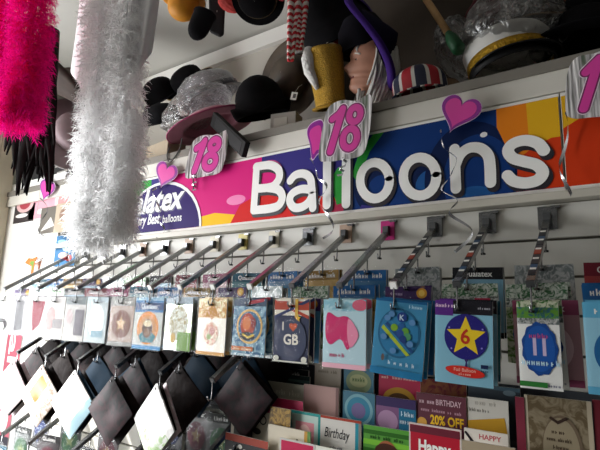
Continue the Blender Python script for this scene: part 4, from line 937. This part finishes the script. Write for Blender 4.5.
# black trilby, case, pink hat, silver hat
p = at(263, 116, .15); hat(ori(p, -.2, .93, .05), .135, .18, .115, FELT, 'black round felt hat left of the brown hat', brim_curl=.05, dome=.7)
a, b = at(214, 119, .0), at(246, 150, -.07); mb = MB(); d = Vector(b)-Vector(a); L = d.length
z = (-FW).normalized(); xx = d.normalized(); yy = (UP-xx*UP.dot(xx)).normalized(); zz = xx.cross(yy)
Tc = Matrix((xx, yy, zz)).transposed().to_4x4(); Tc.translation = (Vector(a)+Vector(b))/2
mb.box((0, 0, 0), (L, .062, .022), M('#0d0c0c', .6, 0, .2)); mb.box((.01, 0, .0115), (L*.8, .045, .002), M('#161516', .5, 0, .2)); tag(build('flat_case', mb, None, Tc, bevel=.004), 'flat black case sticking out over the shelf edge', 'case')
p = at(212, 126, .10); u_ = 1/ppm(p); PINK = M('#b9788a', .6, noise=.1, sheen=.3)
ph = hat(ori(p, -.32, .9, -.2), 46*u_, .075, 28*u_, PINK, 'dusty pink wide-brimmed hat under plastic wrap', trim=M('#a03a66', .5), brim_mat=M('#9c6070', .6, noise=.1), sy_=.75)
p = at(197, 110, .12); crumple('plastic_bag', p, 36*u_, 26*u_, 20*u_, 'clear crinkled wrap round the dusty pink hat', 21, plastic('wrap', .14, (.95, .93, .95), .3, 1.0, 42), T=ori(p, -.5, .85, 0), hold=ph)
p = at(213, 96, .24); gh2 = hat(ori(p, -.35, .9, .05), 36*u_, .13, 30*u_, M('#97989c', .35, .2, noise=.1), 'silver grey hat behind the dusty pink hat', band=M('#55565c', .5), dome=.6)
p = at(206, 92, .2); crumple('plastic_bag', p, 30*u_, 22*u_, 20*u_, 'clear film over the silver grey hat', 23, plastic('wrap', .14, (.95, .93, .95), .3, 1.0, 42), T=ori(p, -.4, .85, 0), hold=gh2)
p = at(190, 84, .34); hat(ori(p, -.5, .7, .6), .16, .1, .1, FELT, 'black hat with gold brim edge standing behind the silver hat', trim=M('#a8823a', .4, .5))
p = at(163, 98, .3); hat(ori(p, -.45, .75, .45), .13, .12, .1, FELT, 'small black hat left of the gold-edged black hat', trim=FELT2)
p = at(163, 122, .2); hat(ori(p, -.2, .9, .3), .15, .1, .1, FELT2, 'charcoal hat next to the white feather boas')
p = at(165, 137, .06); mb = MB(); mb.box((0, 0, 0), (.2, .1, .09), M('#a2937c', .7, noise=.1)); tag(build('carton', mb, None, TR((p.x, .07, SZ+.045), 0, 0, -8), bevel=.003), 'tan carton on the shelf beside the boas', 'box')
# left end: mauve wrapped hat and brown pointed hat
p = at(74, 134, -.06); u_ = 1/ppm(p); 
hat(ori(p, .5, .25, .8), 37*u_, .1, 19*u_, M('#9a8388', .6, noise=.08), 'mauve wide-brimmed hat between the pink and white boas', trim=M('#cfc6c6', .4), brim_mat=M('#a8949a', .6, noise=.08), sy_=1.05)
p = at(56, 86, -.2); u_ = 1/ppm(p); 
tr = empty('pirate_hat', p, 'dark brown pointed hat with turned-up sides high at the left', 'hat', GP_H)
tr.matrix_world = ori(p, .3, .9, .1) @ TR(s=1.45)
BR2 = M('#3a2a22', .75, noise=.25, nscale=30)
mb = MB(); mb.lathe([(.002, .075), (.03, .07), (.055, .05), (.062, .0), (.06, -.02)], BR2, 30); build('crown', mb, tr)
for s in (-1, 1):
    mb = MB(); vs = []
    for i in range(13):
        t = -1+2*i/12
        for j in range(4): vs.append((.15*t, s*(.055+.02*j*(1-t*t)), -.02-.02*abs(t)+(.11*(1-t*t)**.7)*j/3))
    mb.add(vs, [(i*4+j, i*4+j+1, (i+1)*4+j+1, (i+1)*4+j) for i in range(12) for j in range(3)], BR2, None, True); build('turned_brim', mb, tr, solid=.005)
# hats hung under the ceiling
p = at(184, 0, -.25); h_ = hat(ori(p, -.1, -.95, .15), .088, .088, .062, M('#d08a12', .6, noise=.15), 'mustard yellow hat hanging near the ceiling', dome=.6, group='hats hanging near the ceiling')
p = at(206, 22, .05); p = at(205, 14, -.28); o = hat(ori(p, -.3, -.9, .25), .044, .115, .041, M('#141318', .85, 0, .2), 'black bowler hat hanging upside down beside the yellow hat', dome=.5, group='hats hanging near the ceiling')
p = at(217, 12, -.2); mb = MB(); mb.poly([(-.035, 0, .12), (.035, 0, .12), (.025, 0, -.085), (.01, 0, -.095), (-.03, 0, -.075)], M('#1a191d', .8), None, .02); tag(build('black_pouch', mb, None, ori(p, 0, 1, 0), bevel=.006), 'black flat pouch hanging beside the bowler hat', 'pouch')
p = at(234, -4, -.2); crumple('red_hat', p, .06, .05, .055, 'red soft hat mostly above the frame top', 31, M('#c23a34', .8, noise=.15))['category'] = 'hat'
p = at(258, -2, -.22); hat(ori(p, -.12, -.55, .83), .098, .07, .068, FELT, 'black hat with gold inner braid hanging by the ceiling', band=M('#5a4a2c', .5, .3), sy_=.95, group='hats hanging near the ceiling')
p = at(282, -8, -.2); crumple('red_ribbon', p, .02, .02, .03, 'scrap of red ribbon at the top beside the striped braids', 33, M('#c23a48', .7))['category'] = 'ribbon'
# thin dark hooks hanging under the pink hat
for k, (px, lab) in enumerate(((176, 'left'), (192, 'right'))):
    q = at(px, 140, -.03); pts = [at(px+6, 138, -.03)-q, at(px+4, 148, -.03)-q, at(px-2, 158, -.03)-q, at(px-7, 162, -.03)-q, at(px-9, 155, -.03)-q, at(px-6, 147, -.03)-q]
    if k: pts = [at(196, 140, -.03)-q, at(194, 152, -.03)-q, at(193, 168, -.03)-q, at(193.5, 190, -.03)-q]
    mb = MB(); mb.tube(spline(pts, 5), .003, M('#5a5a58', .4), 6); tag(build('cord', mb, None, Matrix.Translation(q)), f'thin grey cord looping below the pink hat, {lab} one', 'cord')

# ------------------------------------------------------------------ feather boas
def fluff(core, rad, n, bar_len, mat, seed, barbs=12, droop=.5, wid=.0011, T=None):
    rr = random.Random(seed); V = []; Fc = []
    P = [Vector(q) for q in spline(core, 10)]
    for i in range(n):
        t = rr.random()*(len(P)-1.001); k = int(t); c0 = P[k].lerp(P[k+1], t-k); e = min(1, min(t, len(P)-1-t)/3+.55)
        th = rr.uniform(0, 2*PI); out = Vector((math.cos(th), math.sin(th), rr.uniform(-.6, .3))).normalized()
        R_ = rad*e*rr.uniform(.75, 1.1)
        root_ = c0+out*R_*.25; tip = c0+out*R_+Vector((0, 0, -droop*R_*rr.uniform(.3, 1.2)))
        ax = (tip-root_); sd = ax.cross(Vector((rr.gauss(0, 1), rr.gauss(0, 1), rr.gauss(0, 1)))).normalized()
        for b in range(barbs):
            f = (b+.5)/barbs; s0 = root_+ax*f; sg = 1 if b % 2 else -1
            l = bar_len*rr.uniform(.6, 1.15)*(1-.45*f)
            dv = (ax.normalized()*.75+sd*sg*.8+Vector((rr.uniform(-.25, .25), rr.uniform(-.25, .25), rr.uniform(-.5, .05)))).normalized()
            m1 = s0+dv*l*.55; en = s0+dv*l+Vector((0, 0, -l*.35*rr.random()))
            wv = dv.cross(Vector((rr.gauss(0, 1), rr.gauss(0, 1), rr.gauss(0, 1)))).normalized()*wid
            o = len(V); V += [s0-wv, s0+wv, m1+wv*.8, m1-wv*.8, en]
            Fc += [(o, o+1, o+2, o+3), (o+3, o+2, o+4)]
    mb = MB(); mb.add(V, Fc, mat, None, False)
    mb.tube(P, rad*.16, mat, 10)
    return mb
def feather(name, hx, k):
    mt = bpy.data.materials.new(name); mt.use_nodes = True; nt = mt.node_tree; nt.nodes.clear()
    o = nt.nodes.new('ShaderNodeOutputMaterial'); a = nt.nodes.new('ShaderNodeBsdfDiffuse'); b = nt.nodes.new('ShaderNodeBsdfTranslucent'); x = nt.nodes.new('ShaderNodeMixShader')
    for q in (a, b): q.inputs[0].default_value = (*rgb(hx), 1)
    x.inputs[0].default_value = k; nt.links.new(a.outputs[0], x.inputs[1]); nt.links.new(b.outputs[0], x.inputs[2]); nt.links.new(x.outputs[0], o.inputs[0]); return mt
WF = feather('white feather', '#fdfdfd', .6); PF = feather('pink feather', '#f0148f', .4)
def boa(name, core, rad, n, bl, mat, label, seed, grp, **k):
    p0 = Vector(core[0]); mb = fluff([Vector(q)-p0 for q in core], rad, n, bl, mat, seed, **k)
    o = build(name, mb, None, Matrix.Translation(p0)); return tag(o, label, 'feather boa', grp)
Y = -.6
def col(pts, y): return [at(a_, b_, y) for a_, b_ in pts]
boa('feather_boa', col([(128, -60), (127, 0), (126, 60), (127, 120), (123, 170), (118, 205), (113, 230)], Y), .066, 1500, .034, WF, 'white feather boa at the front of the pair, right strand', 1, 'white feather boas')
boa('feather_boa', col([(104, -60), (102, 10), (100, 70), (97, 120), (92, 170), (89, 212), (94, 242)], Y-.02), .066, 1500, .034, WF, 'white feather boa hanging lowest, left strand', 2, 'white feather boas')
boa('feather_boa', col([(120, -60), (118, 20), (114, 90), (110, 150), (104, 196), (102, 225)], Y+.06), .066, 1200, .034, WF, 'white feather boa behind the two front white strands', 3, 'white feather boas')
# sheer white cloth beside them
vs = []; n, k_ = 26, 14
for j in range(k_+1):
    for i in range(n+1):
        u, v = i/n, j/k_
        low = 95 - 48*max(0, u-.35) + 10*math.sin(u*11) - (22 if u < .12 else 0)
        px = (82 - 12*v**1.3) + u*(80 + 2*v); py = -30 + (low+30)*v
        vs.append(tuple(at(px, py, Y+.055+.011*math.sin(u*26+v*2)-.055*math.sin(PI*u)) ))
p0 = Vector(vs[0]); mb = MB(); mb.add([Vector(q)-p0 for q in vs], [(j*(n+1)+i, j*(n+1)+i+1, (j+1)*(n+1)+i+1, (j+1)*(n+1)+i) for j in range(k_) for i in range(n)], M('#eceaec', .7, trans=.3), None, True)
tag(build('white_veil', mb, None, Matrix.Translation(p0), sub=1, solid=.002), 'white cloth veil hanging over the tops of the white boas', 'cloth')
boa('feather_boa', col([(38, -70), (34, -10), (30, 40), (24, 90), (20, 118)], -.75), .075, 1500, .036, PF, 'hot pink feather boa hanging at the far left, right strand', 4, 'pink feather boas')
boa('feather_boa', col([(4, -70), (2, -10), (0, 50), (-2, 90), (4, 112)], -.74), .08, 1500, .036, PF, 'hot pink feather boa cut by the left edge of the picture', 5, 'pink feather boas')
# long black feathers
rr = random.Random(12); BF = M('#171212', .85, 0, .2, .2, 30); Y2 = -.5
p0 = at(40, 60, Y2); mb = MB()
for i in range(80):
    u = rr.random(); s = (rr.uniform(22, 54), rr.uniform(70, 125)); e = (s[0]+rr.gauss(-7, 9)*1.0, min(196, s[1]+rr.uniform(45, 85))); y = Y2+rr.uniform(-.05, .05)
    a_, b_ = at(s[0], s[1], y)-p0, at(e[0], e[1], y+rr.uniform(-.03, .03))-p0; mid = (a_+b_)/2+RT*rr.uniform(-.015, .015)
    P = [Vector(q) for q in spline([a_, mid, b_], 4)]; w_ = rr.uniform(.010, .020); vs = []
    for j, q in enumerate(P):
        t = j/(len(P)-1); ww_ = w_*(math.sin(PI*min(1, .12+t*.86))**.6)*(1-t*.35); vs += [q-RT*ww_+FW*rr.uniform(0, .004), q-FW*.003, q+RT*ww_+FW*rr.uniform(0, .004)]
    mb.add(vs, [(3*j+c_, 3*j+c_+1, 3*j+c_+4, 3*j+c_+3) for j in range(len(P)-1) for c_ in (0, 1)], BF, None, True)
mb.tube([at(52, 30, Y2)-p0, at(46, 70, Y2)-p0, at(42, 110, Y2)-p0, at(40, 140, Y2)-p0], [.03, .045, .04, .012], BF, 12)
tag(build('black_feather_boa', mb, None, Matrix.Translation(p0)), 'black long-feathered boa hanging behind the hot pink boas', 'feather boa')

# cords that carry the boas and the high hats from the ceiling
def hang_cord(o, top):
    mb = MB(); mb.tube([Vector(top), Vector((top.x, top.y, ZC-.002))], .0015, M('#cfcac0', .6), 6)
    q = build('hanging_cord', mb, None); q.parent = o; q.matrix_parent_inverse = o.matrix_world.inverted()
bpy.context.view_layer.update()
for o in list(C.objects):
    if o.parent is None and (o.get('category') == 'feather boa' or o.name in ('white_veil', 'striped_braids', 'black_pouch', 'red_hat', 'red_ribbon', 'bird_decoration') or o.get('group') == 'hats hanging near the ceiling'):
        t = o.matrix_world.translation.copy()
        if o.name == 'black_feather_boa': t = at(52, 30, Y2)
        if o.name == 'bird_decoration': t.z += .03
        hang_cord(o, t)
# ------------------------------------------------------------------ light
def area(name, loc, rot, sx, sy_, e, col_):
    l = bpy.data.lights.new(name, 'AREA'); l.shape = 'RECTANGLE'; l.size = sx; l.size_y = sy_; l.energy = e; l.color = col_
    o = bpy.data.objects.new(name, l); C.objects.link(o); o.location = loc; o.rotation_euler = rot; return o
area('window_daylight', (XL-.12, (oy0+oy1)/2, (oz0+oz1)/2), (0, -PI/2, 0), oz1-oz0, oy1-oy0, 190, (.98, .99, 1.0))
sun = bpy.data.lights.new('sun', 'SUN'); sun.energy = 6; sun.angle = math.radians(1.5); sun.color = (1, .97, .92)
so = bpy.data.objects.new('sun', sun); C.objects.link(so)
so.rotation_euler = Vector((1.7, 1.55, -1.15)).to_track_quat('-Z', 'Y').to_euler()
w = bpy.data.worlds.new('world'); bpy.context.scene.world = w; w.use_nodes = True
w.node_tree.nodes['Background'].inputs[0].default_value = (.75, .85, 1, 1); w.node_tree.nodes['Background'].inputs[1].default_value = .8
sc = bpy.context.scene
sc.view_settings.view_transform = 'Standard'; sc.view_settings.look = 'None'; sc.view_settings.gamma = 1; sc.view_settings.use_curve_mapping = False
sc.view_settings.exposure = 0.0
sc.cycles.transparent_max_bounces = 24; sc.cycles.max_bounces = 8; sc.cycles.sample_clamp_indirect = 4; sc.cycles.caustics_reflective = False; sc.cycles.caustics_refractive = False
